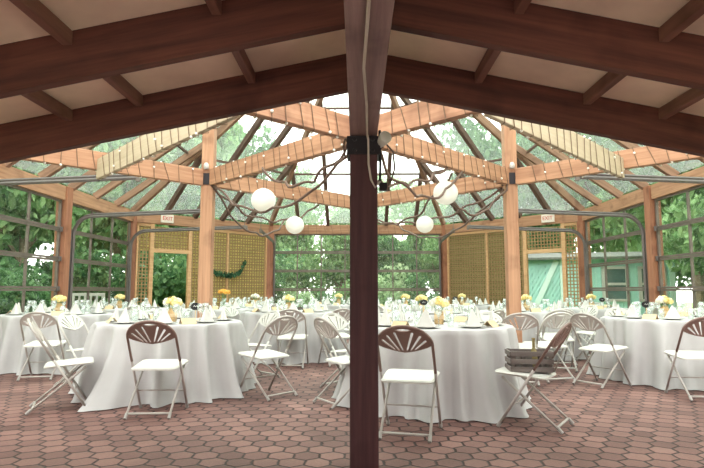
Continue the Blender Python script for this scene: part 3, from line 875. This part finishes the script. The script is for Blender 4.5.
# ------------------------------------------------------------------ tables
TH = 0.735
def cloth_mesh(seed, corners=(), rt=0.765):
    rnd = random.Random(seed)
    bm = new(); n = 160
    ph = [rnd.uniform(0, 2 * PI) for _ in range(6)]
    prof = [(0.0, 1.0), (0.5, 1.0), (0.9, 1.0), (0.985, 0.997), (1.0, 0.985), (1.006, 0.93), (1.012, 0.8), (1.025, 0.6), (1.045, 0.4), (1.07, 0.2), (1.10, 0.05), (1.12, 0.012)]
    rings = []
    for i, (pr, pz) in enumerate(prof):
        ring_ = []
        if i == 0: rings.append([bm.verts.new((0, 0, TH + 0.004))]); continue
        drop = max(0.0, 1 - pz)
        for k in range(n):
            a = 2 * PI * k / n
            fold = 0.075 * math.sin(13 * a + ph[0] + 0.8 * math.sin(2 * a + ph[3])) + 0.050 * math.sin(21 * a + ph[1] + math.sin(3 * a + ph[4])) + 0.022 * math.sin(34 * a + ph[2])
            fold = max(fold, -0.06)
            rr = rt * pr + fold * (drop ** 0.5) * 1.1
            for (ca, ex, wd) in corners:
                da = (a - R(ca) + PI) % (2 * PI) - PI
                rr += ex * math.exp(-(da / wd) ** 2) * drop ** 2.2
            z = (TH + 0.004) * pz if pz < 1 else TH + 0.004
            ring_.append(bm.verts.new((rr * math.cos(a), rr * math.sin(a), max(z, 0.006))))
        rings.append(ring_)
    for a, b_ in zip(rings, rings[1:]):
        for k in range(n):
            if len(a) == 1: bm.faces.new((a[0], b_[k], b_[(k + 1) % n]))
            else: bm.faces.new((a[k], a[(k + 1) % n], b_[(k + 1) % n], b_[k]))
    return bm
def make_table():
    t = empty('round_table')
    bm = new(); lathe(bm, [(0, TH - 0.03), (0.74, TH - 0.03), (0.75, TH - 0.015), (0.74, TH), (0, TH)], 40); obj('tabletop', bm, M_purlin, t)
    for sx in (-1, 1):
        for sy in (-1, 1):
            bm = new(); tube(bm, [(sx * 0.42, sy * 0.3, 0), (sx * 0.40, sy * 0.3, TH - 0.03)], 0.014, 8); obj('leg', bm, M_greytube, t, smooth=True)
    return t
table_proto = make_table(); tp_used = [False]

# things on tables -------------------------------------------------
def vase_proto(kind):
    t = empty('flower_vase')
    if kind == 'tall':
        bm = new(); lathe(bm, [(0, 0), (0.04, 0), (0.045, 0.02), (0.035, 0.10), (0.05, 0.19), (0.046, 0.19), (0.03, 0.10), (0, 0.02)], 16); obj('jar', bm, M_wine, t, smooth=True)
        hz, pm, rad = 0.30, M_orangepetal, 0.11
    else:
        bm = new(); lathe(bm, [(0, 0), (0.042, 0), (0.046, 0.01), (0.046, 0.115), (0.036, 0.135), (0.038, 0.15), (0.033, 0.15), (0.033, 0.13), (0, 0.12)], 16); jr = obj('jar', bm, M_burlap, t, smooth=True)
        bm = new(); lathe(bm, [(0.047, 0.05), (0.049, 0.052), (0.049, 0.085), (0.047, 0.087)], 16)
        for a in (-0.4, 0.4): box(bm, (0.03 * a / 0.4, -0.053, 0.07), (0.03, 0.01, 0.025), 0, None)
        obj('ribbon', bm, M_kraft, jr)
        hz, pm, rad = 0.20, {'yellow': M_yellow, 'mixed': M_yellow, 'white': M_whitepetal}[kind], 0.085
    rnd = random.Random(kind)
    bm = new()
    for k in range(9):
        a = 2 * PI * k / 9; tube(bm, [(0.012 * math.cos(a), 0.012 * math.sin(a), 0.05), (0.05 * math.cos(a), 0.05 * math.sin(a), hz)], 0.004, 5)
    obj('stems', bm, M_stem, t)
    heads = [(0, 0, hz + 0.03)] + [(rad * 0.7 * math.cos(2 * PI * k / 7), rad * 0.7 * math.sin(2 * PI * k / 7), hz + 0.012 * (k % 3)) for k in range(7)]
    for i, h in enumerate(heads):
        bm = new()
        for q in range(38):                    # overlapping petals round a ball
            th = rnd.uniform(0, 2 * PI); ph = math.acos(rnd.uniform(-0.5, 1))
            d = Vector((math.sin(ph) * math.cos(th), math.sin(ph) * math.sin(th), math.cos(ph)))
            u = d.orthogonal().normalized(); w = d.cross(u)
            c = Vector(h) + d * 0.034; sz = 0.018
            vs = [c - u * sz, c - w * sz * 0.9 + d * 0.006, c + u * sz + d * 0.012, c + w * sz * 0.9 + d * 0.006]
            bm.faces.new([bm.verts.new(x) for x in vs])
        ball(bm, h, 0.032, 1)
        m = pm if not (kind == 'mixed' and i in (2, 3, 4, 5)) else M_whitepetal
        obj('blossom', bm, m, t)
    return t
vases = {}
def vase(kind, x, y, z, label):
    if kind not in vases: vases[kind] = vase_proto(kind); o = vases[kind]
    else: o = copy_tree(vases[kind])
    o.location = (x, y, z); tag(o, label, 'flowers', 'table centrepiece flowers'); return o

num_meshes = {}
def sign(x, y, z, num, label):
    t = empty('table_sign', (x, y, z), R(random.uniform(-10, 10)), label, 'sign', 'oval table number signs')
    bm = new(); n = 28
    fr = [bm.verts.new((0.058 * math.cos(2 * PI * k / n), -0.004, 0.16 + 0.042 * math.sin(2 * PI * k / n))) for k in range(n)]
    bk = [bm.verts.new((v.co.x, 0.004, v.co.z)) for v in fr]
    bm.faces.new(fr); bm.faces.new(bk[::-1])
    for k in range(n): bm.faces.new((fr[k], fr[(k + 1) % n], bk[(k + 1) % n], bk[k]))
    bd = obj('board', bm, M_slate, t)
    bm = new(); tube(bm, [(0, 0, 0.01), (0, 0, 0.122)], 0.005, 6); lathe(bm, [(0, 0), (0.035, 0), (0.03, 0.012), (0, 0.014)], 14); obj('stand', bm, M_kraft, t)
    # chalked swash, too small to read in the photograph
    bm = new(); tube(bm, [(-0.022, -0.0055, 0.158), (-0.010, -0.0055, 0.170), (0.002, -0.0055, 0.156), (0.013, -0.0055, 0.167), (0.024, -0.0055, 0.160)], 0.0028, 5); obj('chalk_mark', bm, M_chalk, bd)
    return t

def glass_proto():
    bm = new(); lathe(bm, [(0, 0.0), (0.033, 0.0), (0.032, 0.004), (0.006, 0.010), (0.004, 0.03), (0.004, 0.085), (0.012, 0.095), (0.034, 0.125), (0.038, 0.155), (0.030, 0.195), (0.0285, 0.195), (0.0365, 0.155), (0.032, 0.127), (0, 0.100)], 14)
    return obj('wine_glass', bm, M_wine, smooth=True)
def tumbler_proto():
    bm = new(); lathe(bm, [(0, 0.0), (0.028, 0.0), (0.036, 0.12), (0.0345, 0.12), (0.027, 0.008), (0, 0.008)], 14)
    return obj('water_tumbler', bm, M_wine, smooth=True)
def plate_proto():
    bm = new(); lathe(bm, [(0, 0.004), (0.07, 0.003), (0.08, 0.006), (0.125, 0.016), (0.126, 0.019), (0.08, 0.010), (0.07, 0.008), (0, 0.008)], 24)
    return obj('dinner_plate', bm, M_china, smooth=True)
def napkin_proto():
    """napkin folded into a standing pointed fan"""
    bm = new(); n = 10
    apex = Vector((0, 0.0, 0.155)); base = []
    for k in range(n + 1):
        a = PI * (0.05 + 0.9 * k / n); r = 0.075 + (0.016 if k % 2 else -0.004)
        base.append(Vector((r * math.cos(a) * 1.1, -0.055 + r * math.sin(a), 0.0)))
    vo = [bm.verts.new(p) for p in base]; va = [bm.verts.new(apex + Vector(((p.x) * 0.08, p.y * 0.1, 0))) for p in base]
    for k in range(n): bm.faces.new((vo[k], vo[k + 1], va[k + 1], va[k]))
    bm.faces.new(va[::-1]); bm.faces.new(vo)
    bm.faces.new((vo[0], va[0], va[-1], vo[-1]))
    return obj('folded_napkin', bm, M_napkin)
def card_proto():
    """kraft card folded to a low tent"""
    bm = new()
    for s in (-1, 1):
        v = [(-0.075, 0, 0.055), (0.075, 0, 0.055), (0.075, s * 0.05, 0.0), (-0.075, s * 0.05, 0.0)]
        a = [bm.verts.new(p) for p in v]; b_ = [bm.verts.new(Vector(p) + Vector((0, s * 0.002, 0.002))) for p in v]
        bm.faces.new(a); bm.faces.new(b_[::-1])
        for k in range(4): bm.faces.new((a[k], a[(k + 1) % 4], b_[(k + 1) % 4], b_[k]))
    return obj('kraft_card', bm, M_kraft)
item_protos = {}
def item(kind, x, y, z, rz, label, cat, group):
    mk = {'glass': glass_proto, 'tumbler': tumbler_proto, 'plate': plate_proto, 'napkin': napkin_proto, 'card': card_proto}[kind]
    if kind not in item_protos: o = item_protos[kind] = mk()
    else: o = item_protos[kind].copy(); link(o)
    o.location = (x, y, z); o.rotation_euler = (0, 0, rz)
    return tag(o, label, cat, group)

WORDS = ['right', 'far right', 'far', 'far left', 'left', 'near left', 'near', 'near right']
waiting, tabled = [], []
def word(deg): return WORDS[int(((deg % 360) + 22.5) // 45) % 8]

def table(x, y, short, seed, corners=(), chairs=(), vk='yellow', voff=(0, 0), vlabel=None, sg=None, settings=8, phase=10, ck='white'):
    o = table_proto if not tp_used[0] else copy_tree(table_proto); tp_used[0] = True
    o.location = (x, y, 0); tag(o, f'round folding table under the cloth, {short}', 'table', 'round folding tables')
    tabled.append((x, y))
    c = obj('tablecloth', cloth_mesh(seed, corners), M_cloth, smooth=True, loc=(x, y, 0))
    tag(c, f'white floor-length cloth over the {short}', 'tablecloth', 'white tablecloths')
    zt = TH + 0.006
    vase(vk, x + voff[0], y + voff[1], zt, vlabel or f'{ {"yellow": "yellow", "white": "white", "mixed": "yellow and white", "tall": "orange"}[vk] } flowers in a small jar on the {short}')
    if sg: sign(x + sg[0], y + sg[1], zt, 1, f'black oval sign on the {short}')
    for k in range(settings):
        a = phase + 360 * k / settings; ca, sa = math.cos(R(a)), math.sin(R(a)); w = word(a)
        if settings == 8: w = WORDS[k]
        item('plate', x + 0.56 * ca, y + 0.56 * sa, zt, 0, f'white plate at {w} place, {short}', 'plate', f'plates on the {short}')
        item('napkin', x + 0.56 * ca, y + 0.56 * sa, zt + 0.0095, R(a + 90), f'pointed white napkin at {w} place, {short}', 'napkin', f'napkins on the {short}')
        item('glass', x + 0.38 * math.cos(R(a + 14)), y + 0.38 * math.sin(R(a + 14)), zt, 0, f'clear wine glass at {w} place, {short}', 'glass', f'glasses on the {short}')
        item('tumbler', x + 0.40 * math.cos(R(a - 15)), y + 0.40 * math.sin(R(a - 15)), zt, 0, f'clear water tumbler at {w} place, {short}', 'glass', f'tumblers on the {short}')
        if k % 2 == 0:
            item('card', x + 0.60 * math.cos(R(a + 22.5)), y + 0.60 * math.sin(R(a + 22.5)), zt, R(a + 112), f'tan folded card by {w} place, {short}', 'card', f'tan cards on the {short}')
    for a in chairs:
        d = 1.10
        waiting.append((x + d * math.cos(R(a)), y + d * math.sin(R(a)), a + 90, ck, f'white fan-back folding chair, {word(a)} side of the {short}', f'white chairs round the {short}'))

table(-2.05, 6.1, 'near left table', 1, [(251, 0.27, 0.20), (330, 0.05, 0.3)], [118, 80, 45, 150], 'mixed', (0.05, -0.1), None, (0.27, 0.0), 8, 12)
table(0.76, 5.52, 'near right table', 2, [(300, 0.10, 0.25), (190, 0.06, 0.3)], [55, 100, 140], 'mixed', (0.06, 0.05), None, None, 8, 30)
table(-4.35, 8.05, 'table by the near left door', 3, [(300, 0.1, 0.3)], [0, 60, 120], 'yellow', (-0.05, 0.1), None, None, 8, 5)
table(-1.08, 9.05, 'table left of the dark post', 4, [], [20, 100, 150], 'mixed', (-0.03, -0.1))
table(3.88, 6.95, 'table at the right edge', 5, [(250, 0.08, 0.3)], [90, 140, 45], 'mixed', (-0.1, -0.1), None, (-0.22, 0.1), 8, 20)
table(-4.52, 10.75, 'table by the far left door', 6, [], [0, 60, 120, 240, 300], 'yellow', (-0.1, 0), None, None, 6, 5)
table(-2.55, 10.6, 'table behind the left post', 7, [], [210, 150, 290], 'tall', (0.0, 0.0), None, None, 6, 5)
table(1.0, 11.4, 'table right of centre by back door', 8, [], [0, 60, 120, 180, 240, 300], 'yellow', (0, 0), None, None, 6, 5)
table(1.0, 8.5, 'second table right of dark post', 9, [], [10, 70, 130, 190, 250, 310], 'yellow', (0.0, 0.1), None, (0.0, -0.2), 8, 5)
table(2.5, 13.2, 'table before right lattice', 10, [], [0, 120, 180, 240, 300], 'yellow', (0, 0), None, (-0.2, -0.2), 6, 5)
table(2.85, 9.4, 'table beside the right post', 11, [], [20, 80, 140, 205, 240, 275, 320], 'yellow', (0, -0.05), None, None, 6, 5)
table(4.5, 10.9, 'table by the far right door', 12, [], [60, 120, 180, 245, 300], 'yellow', (0.05, -0.1), None, (0.3, 0), 6, 5)
table(-2.3, 12.5, 'table before left lattice', 13, [], [0, 180, 240, 300, 90], 'white', (0, 0), None, None, 6, 5)
table(-0.45, 13.6, 'table left of centre by back door', 14, [], [0, 60, 120, 180, 240, 300], 'yellow', (0, 0), None, None, 6, 5)

# chairs that stand out in the photograph
chair(-1.765, 4.96, 3, 'brown', 'white-seated folding chair with a shade-browned fan back, in front of the near left table', 'shade-browned folding chairs')
chair(0.40, 4.31, -14, 'brown', 'white-seated folding chair with a shade-browned fan back, right of the dark centre post', 'shade-browned folding chairs')
chair(1.415, 4.55, 57, 'brown', 'folding chair with a shade-browned fan back seen from the side, holding a grey crate', 'shade-browned folding chairs')
chair(3.45, 5.74, -6, 'brown', 'folding chair with shade-browned fan back cut by the right picture edge', 'shade-browned folding chairs')
chair(-2.70, 5.13, -64, 'grey', 'pale folding chair seen side-on left of the near left table', 'greige folding chairs')
chair(-3.90, 6.93, 10, 'grey', 'pale folding chair with its back to us, before the table by the near left door', 'greige folding chairs')
chair(-0.93, 5.78, 48, 'grey', 'pale folding chair turned to the left at the right side of the near left table', 'greige folding chairs')
chair(-0.93, 7.98, 0, 'grey', 'pale folding chair with its back to us, just left of the dark centre post', 'greige folding chairs')
chair(-0.10, 5.40, -58, 'grey', 'pale folding chair half hidden behind the left edge of the dark centre post', 'greige folding chairs')
chair(2.80, 6.47, -58, 'grey', 'pale folding chair angled toward the table at the right edge, on its left side', 'greige folding chairs')
chair(-0.30, 8.2, 20, 'grey', 'pale folding chair peeking out left of the dark post, farther back', 'greige folding chairs')
chair(-5.05, 6.95, -25, 'grey', 'pale folding chair cut by the left picture edge', 'greige folding chairs')

chair(1.90, 6.62, -8, 'grey', 'pale folding chair in front of the right timber post, its back to us', 'greige folding chairs')
chair(2.33, 6.85, 15, 'white', 'white folding chair just right of the right timber post', 'white chairs behind the crate')
chair(2.78, 7.75, -10, 'white', 'white folding chair behind the angled pale chair, right of centre', 'white chairs behind the crate')
chair(-3.10, 6.40, -100, 'white', 'white folding chair behind the side-on pale chair, at the near left table', 'white chairs round the near left table')
for wch in waiting:
    x, y = wch[:2]
    if any(math.hypot(x - a, y - b_) < 0.5 for a, b_ in stood) or any(math.hypot(x - a, y - b_) < 0.97 for a, b_ in tabled) or any(math.hypot(x - p.x, y - p.y) < 0.42 for p in (Ln, Rn)) or abs(x) > 5.2: continue
    chair(*wch)
# crate on the shade-browned chair
t = empty('wooden_crate', (1.40, 4.58, 0.424), R(60 - 90), 'grey slatted wooden crate on the seat of the side-on shade-browned chair', 'crate')
t.rotation_euler = (0, R(0), R(-4))
CLn, CWd, CHt = 0.33, 0.22, 0.17
for s in (-1, 1):
    for k in range(3):
        bm = new(); box(bm, (0, s * CWd / 2, 0.026 + k * 0.060), (CLn, 0.012, 0.038)); obj('slat', bm, M_crate, t, bevel=0.002)
        bm = new(); box(bm, (s * CLn / 2, 0, 0.026 + k * 0.060), (0.012, CWd, 0.038)); obj('slat', bm, M_crate, t, bevel=0.002)
    for q in (-1, 1):
        bm = new(); box(bm, (s * (CLn / 2 - 0.02), q * (CWd / 2 - 0.014), CHt / 2), (0.022, 0.014, CHt)); obj('corner_post', bm, M_crate, t)
bm = new(); box(bm, (0, 0, 0.008), (CLn - 0.01, CWd - 0.01, 0.012)); obj('bottom', bm, M_crate, t)
for k in (-1, 0, 1):
    bm = new(); box(bm, (k * 0.08, 0, 0.08), (0.008, CWd - 0.02, 0.13)); obj('divider', bm, M_crate, t)
bm = new(); lathe(bm, [(0, 0), (0.028, 0), (0.03, 0.01), (0.03, 0.13), (0.012, 0.17), (0.011, 0.235), (0.014, 0.24), (0.014, 0.25), (0, 0.25)], 14)
tag(obj('glass_bottle', bm, plain('amber_bottle', (0.32, 0.26, 0.12), 0.15), smooth=True, loc=(1.44, 4.57, 0.44)), 'slim amber bottle standing in the grey crate', 'bottle')

# ------------------------------------------------------------------ outside
def crown_mesh(name, seed, n, size, rad, mat, core=None):
    random.seed(seed)
    cl = [(Vector((random.gauss(0, 0.42), random.gauss(0, 0.42), random.gauss(0, 0.42))) , random.uniform(0.30, 0.52)) for _ in range(16)]
    def pt():
        c, r_ = random.choice(cl)
        d = Vector((random.gauss(0, 1), random.gauss(0, 1), random.gauss(0, 1))).normalized()
        return Vector((x * s for x, s in zip(c + d * r_ * random.random() ** 0.35, rad)))
    bm = new(); leaf_cloud(bm, pt, n, size)
    me = bpy.data.meshes.new(name); bm.to_mesh(me); bm.free(); me.materials.append(mat); return me
crowns = {('d', k): crown_mesh('crown', 30 + k, 7000, 0.30, (2.0, 2.0, 2.6), M_leafdark) for k in range(2)}
crowns.update({('m', k): crown_mesh('crown', 40 + k, 7000, 0.30, (2.0, 2.0, 2.6), M_leafmid) for k in range(2)})
crowns.update({('p', k): crown_mesh('crown', 50 + k, 6000, 0.28, (2.0, 2.0, 2.6), M_leafpale) for k in range(2)})
shrubs = {c: crown_mesh('foliage', 60 + i, 2600, 0.15, (0.9, 0.9, 0.8), m) for i, (c, m) in enumerate((('d', M_leafdark), ('m', M_leafmid), ('p', M_leafpale)))}
bm = new(); tube(bm, [(0, 0, -0.1), (0.04, 0.02, 1.2), (-0.03, 0.05, 2.4), (0.06, 0, 4.0)], [0.17, 0.14, 0.12, 0.06], 10)
for a, z in ((0.4, 2.0), (2.5, 2.3), (4.4, 2.6)): tube(bm, [(0, 0, z), (0.7 * math.cos(a), 0.7 * math.sin(a), z + 1.0), (1.1 * math.cos(a), 1.1 * math.sin(a), z + 1.9)], [0.07, 0.05, 0.02], 6)
trunk_me = bpy.data.meshes.new('trunk'); bm.to_mesh(trunk_me); bm.free(); trunk_me.materials.append(M_bark)
KN = {'d': 'dark green', 'm': 'mid green', 'p': 'pale green'}
def tree(x, y, h, kind, where, w=1.0):
    t = empty('leafy_tree', (x, y, -0.1), random.uniform(0, 6.28), f'{KN[kind]} leafy tree outside {where}', 'tree', f'{KN[kind]} trees outside {where}')
    s = h / 7.0
    o = bpy.data.objects.new('trunk', trunk_me); link(o); o.parent = t; o.scale = (s, s, s)
    o = bpy.data.objects.new('crown', crowns[(kind, random.randrange(2))]); link(o); o.parent = t; o.location = (0, 0, h * 0.60); o.scale = (s * w, s * w, h * 0.40 / 2.6)
def shrub(x, y, h, kind, where):
    o = bpy.data.objects.new('garden_shrub', shrubs[kind]); link(o); o.location = (x, y, h * 0.45); s = h / 1.9
    o.scale = (s * 1.25, s * 1.25, s); o.rotation_euler = (0, 0, random.uniform(0, 6.28))
    tag(o, f'{KN[kind]} bushy shrub outside {where}', 'shrub', f'{KN[kind]} shrubs outside {where}')
random.seed(11)
for (x, y, h, k) in ((-10.5, 6, 8, 'd'), (-9.5, 9.5, 7, 'm'), (-11, 12.5, 9, 'd'), (-8.9, 14.5, 6.5, 'm'), (-11, 17, 9.5, 'd'), (-8.5, 19.5, 8, 'm'), (-13, 9, 11, 'm'), (-14, 15, 11, 'd'), (-13.5, 20, 11, 'm'), (-12, 2, 8, 'm'), (-15, 24, 11, 'm'), (-11.5, 23, 9, 'd'), (-18, 19, 12, 'd'), (-17, 11, 11, 'm'), (-10, 28, 10, 'm')):
    tree(x, y, h, k, 'beyond the left glass doors')
for (x, y, h, k) in ((-5.2, 21.5, 6.5, 'd'), (-6.5, 25, 8.5, 'm'), (-8.5, 27, 10, 'p')):
    tree(x, y, h, k, 'beyond the left lattice wall')
for (x, y, h, k) in ((-2.6, 23, 5.2, 'm'), (0, 24.5, 5.6, 'p'), (2.6, 23, 5.6, 'm'), (4.6, 26, 7, 'p'), (3.3, 20.6, 3.4, 'm'), (-3.5, 28, 7, 'm'), (1.5, 29, 6.5, 'p'), (-0.6, 21.6, 4.0, 'm'), (1.4, 21.3, 3.6, 'd')):
    tree(x, y, h, k, 'beyond the back glass door')
for (x, y, h, k) in ((10.5, 6, 7.5, 'm'), (9.2, 8.8, 6.5, 'd'), (11, 11.5, 8.5, 'p'), (13, 14, 10, 'm'), (13.5, 18, 10.5, 'p'), (11.5, 24, 9.5, 'm'), (13, 8, 10, 'p'), (15, 22, 11, 'm'), (12, 2, 8, 'm'), (8.6, 11.6, 6.0, 'm'), (18, 17, 11, 'm'), (17, 24, 12, 'm'), (14.5, 28, 11, 'p'), (20, 21, 12, 'd'), (12.6, 20.5, 7, 'm'), (15.5, 12, 9, 'm')):
    tree(x, y, h, k, 'beyond the right glass doors')
for (x, y, h, k) in ((6.5, 24, 8, 'd'), (9, 26, 9, 'm'), (4.6, 21.5, 6.5, 'd'), (9.2, 15.0, 8.5, 'm')):
    tree(x, y, h, k, 'beyond the right lattice wall')
for i in range(13):
    shrub(-8.3 - random.random() * 1.4, 4.5 + i * 1.05, random.uniform(1.6, 2.6), 'dmd'[i % 3], 'beyond the left glass doors')
for i in range(7):
    shrub(-3.2 + i * 1.05, 18.9 + random.random() * 1.6, random.uniform(1.2, 2.0), 'mpd'[i % 3], 'beyond the back glass door')
for i in range(5):
    shrub(-6.9 + i * 0.75, 16.7 + i * 0.7, random.uniform(1.9, 2.6), 'ddm'[i % 3], 'beyond the left lattice wall')
for i in range(7):
    shrub(8.2 + random.random() * 1.5, 4.3 + i * 1.05, random.uniform(1.3, 2.2), 'mpm'[i % 3], 'beyond the right glass doors')

for (x, y, h, k) in ((10.8, 12.6, 2.6, 'm'), (11.6, 14.4, 2.8, 'p'), (12.2, 16.4, 3.0, 'm'), (10.2, 10.9, 2.3, 'p'), (13.2, 13.2, 3.2, 'd'), (13.6, 18.2, 3.4, 'd')):
    shrub(x, y, h, k, 'beyond the far right glass door')
# teal garden house behind the right lattice doorway
t = empty('garden_house', (7.77, 18.44, -0.1), R(-14), 'teal boarded garden house seen through the right doorway and right glass door', 'house')
W2, D2, HW, HG = 5.0, 2.6, 2.3, 2.6
bm = new(); n = 23
for k in range(n): box(bm, (-W2 / 2 + (k + 0.5) * W2 / n, 0, HW / 2), (W2 / n - 0.012, 0.06, HW))
box(bm, (0, 0.06, HW / 2), (W2, 0.06, HW)); box(bm, (-W2 / 2, D2 / 2, HW / 2), (0.08, D2, HW)); box(bm, (W2 / 2, D2 / 2, HW / 2), (0.08, D2, HW)); box(bm, (0, D2, HW / 2), (W2, 0.08, HW))
obj('wall', bm, M_teal, t)
for sg_ in (-1, 1):
    bm = new(); yy = D2 / 2 + sg_ * (D2 / 2 + 0.35)
    bar(bm, (0, yy, HW - 0.05), (0, D2 / 2, HG - 0.1), W2 + 0.4, 0.08); obj('roof_slope', bm, M_shedroof, t)
# barn door with slanting boards and a pale brace
bm = new(); dx0, dx1, dz = -2.35, -0.95, 2.2
for k in range(-9, 12):
    x = dx0 + k * 0.13
    a, b_ = Vector((x, -0.05, 0.05)), Vector((x + 1.25, -0.05, dz))
    if b_.x < dx0 or a.x > dx1: continue
    if a.x < dx0: a = a.lerp(b_, (dx0 - a.x) / (b_.x - a.x))
    if b_.x > dx1: b_ = a.lerp(b_, (dx1 - a.x) / (b_.x - a.x))
    bar(bm, a, b_, 0.03, 0.062)
obj('barn_door', bm, M_teal, t)
bm = new(); bar(bm, (-2.02, -0.09, 0.1), (-1.05, -0.09, dz), 0.04, 0.17); obj('brace', bm, M_tealpale, t)
bm = new(); box(bm, (-0.88, -0.06, HW / 2), (0.14, 0.06, HW)); obj('trim_board', bm, M_tealpale, t)
bm = new(); box(bm, (W2 / 2 - 0.07, -0.06, HW / 2), (0.14, 0.06, HW)); obj('trim_board', bm, M_tealpale, t)
for x in (0.75, 1.85):
    bm = new()
    for sx in (-1, 1): box(bm, (x + sx * 0.36, -0.06, 1.40), (0.10, 0.06, 1.1))
    for z in (0.87, 1.40, 1.93): box(bm, (x, -0.06, z), (0.82, 0.06, 0.08))
    f = obj('window_frame', bm, M_white, t)
    bm = new(); box(bm, (x, -0.045, 1.40), (0.64, 0.02, 1.0)); obj('pane', bm, M_pane, f)

# white bench outside on the left
t = empty('garden_bench', (-6.55, 13.0, 0.02), R(75), 'white slatted garden bench outside the far left glass door', 'bench')
t.rotation_euler = (0, 0, R(20))
bm = new(); box(bm, (0, 0, 0.97), (1.1, 0.04, 0.07)); box(bm, (0, 0, 0.55), (1.1, 0.04, 0.06)); obj('rail', bm, M_white, t)
for k in range(9):
    bm = new(); box(bm, (-0.5 + k * 0.125, 0, 0.76), (0.045, 0.025, 0.40)); obj('slat', bm, M_white, t)
bm = new(); box(bm, (0, 0.22, 0.45), (1.1, 0.42, 0.04)); obj('seat', bm, M_white, t)
for sx in (-1, 1):
    for y in (0, 0.4):
        bm = new(); box(bm, (sx * 0.53, y, 0.5 if y == 0 else 0.22), (0.05, 0.05, 1.0 if y == 0 else 0.44)); obj('leg', bm, M_white, t)

# ------------------------------------------------------------------ light
w = bpy.data.worlds.new('World'); scn.world = w; w.use_nodes = True
nt = w.node_tree; bg = nt.nodes['Background']
bg.inputs['Color'].default_value = (1.0, 0.985, 0.94, 1); bg.inputs['Strength'].default_value = 2.2
sd = bpy.data.lights.new('sun', 'SUN'); sd.energy = 1.2; sd.angle = R(25); sd.color = (1.0, 0.95, 0.85)
so = bpy.data.objects.new('sun', sd); link(so); so.rotation_euler = (R(38), R(12), R(160))

# ------------------------------------------------------------------ camera
cd = bpy.data.cameras.new('camera'); cam = bpy.data.objects.new('camera', cd); link(cam)
cd.sensor_width = 36; cd.lens = 550 / 704 * 36; cd.clip_start = 0.05; cd.clip_end = 300
cam.location = (0, 0, 1.07)
cam.rotation_euler = (R(90 + 5.92), 0, R(0.52))
scn.camera = cam
scn.view_settings.view_transform = 'Standard'; scn.view_settings.look = 'None'
scn.view_settings.gamma = 1; scn.view_settings.use_curve_mapping = False
scn.view_settings.exposure = 1.47
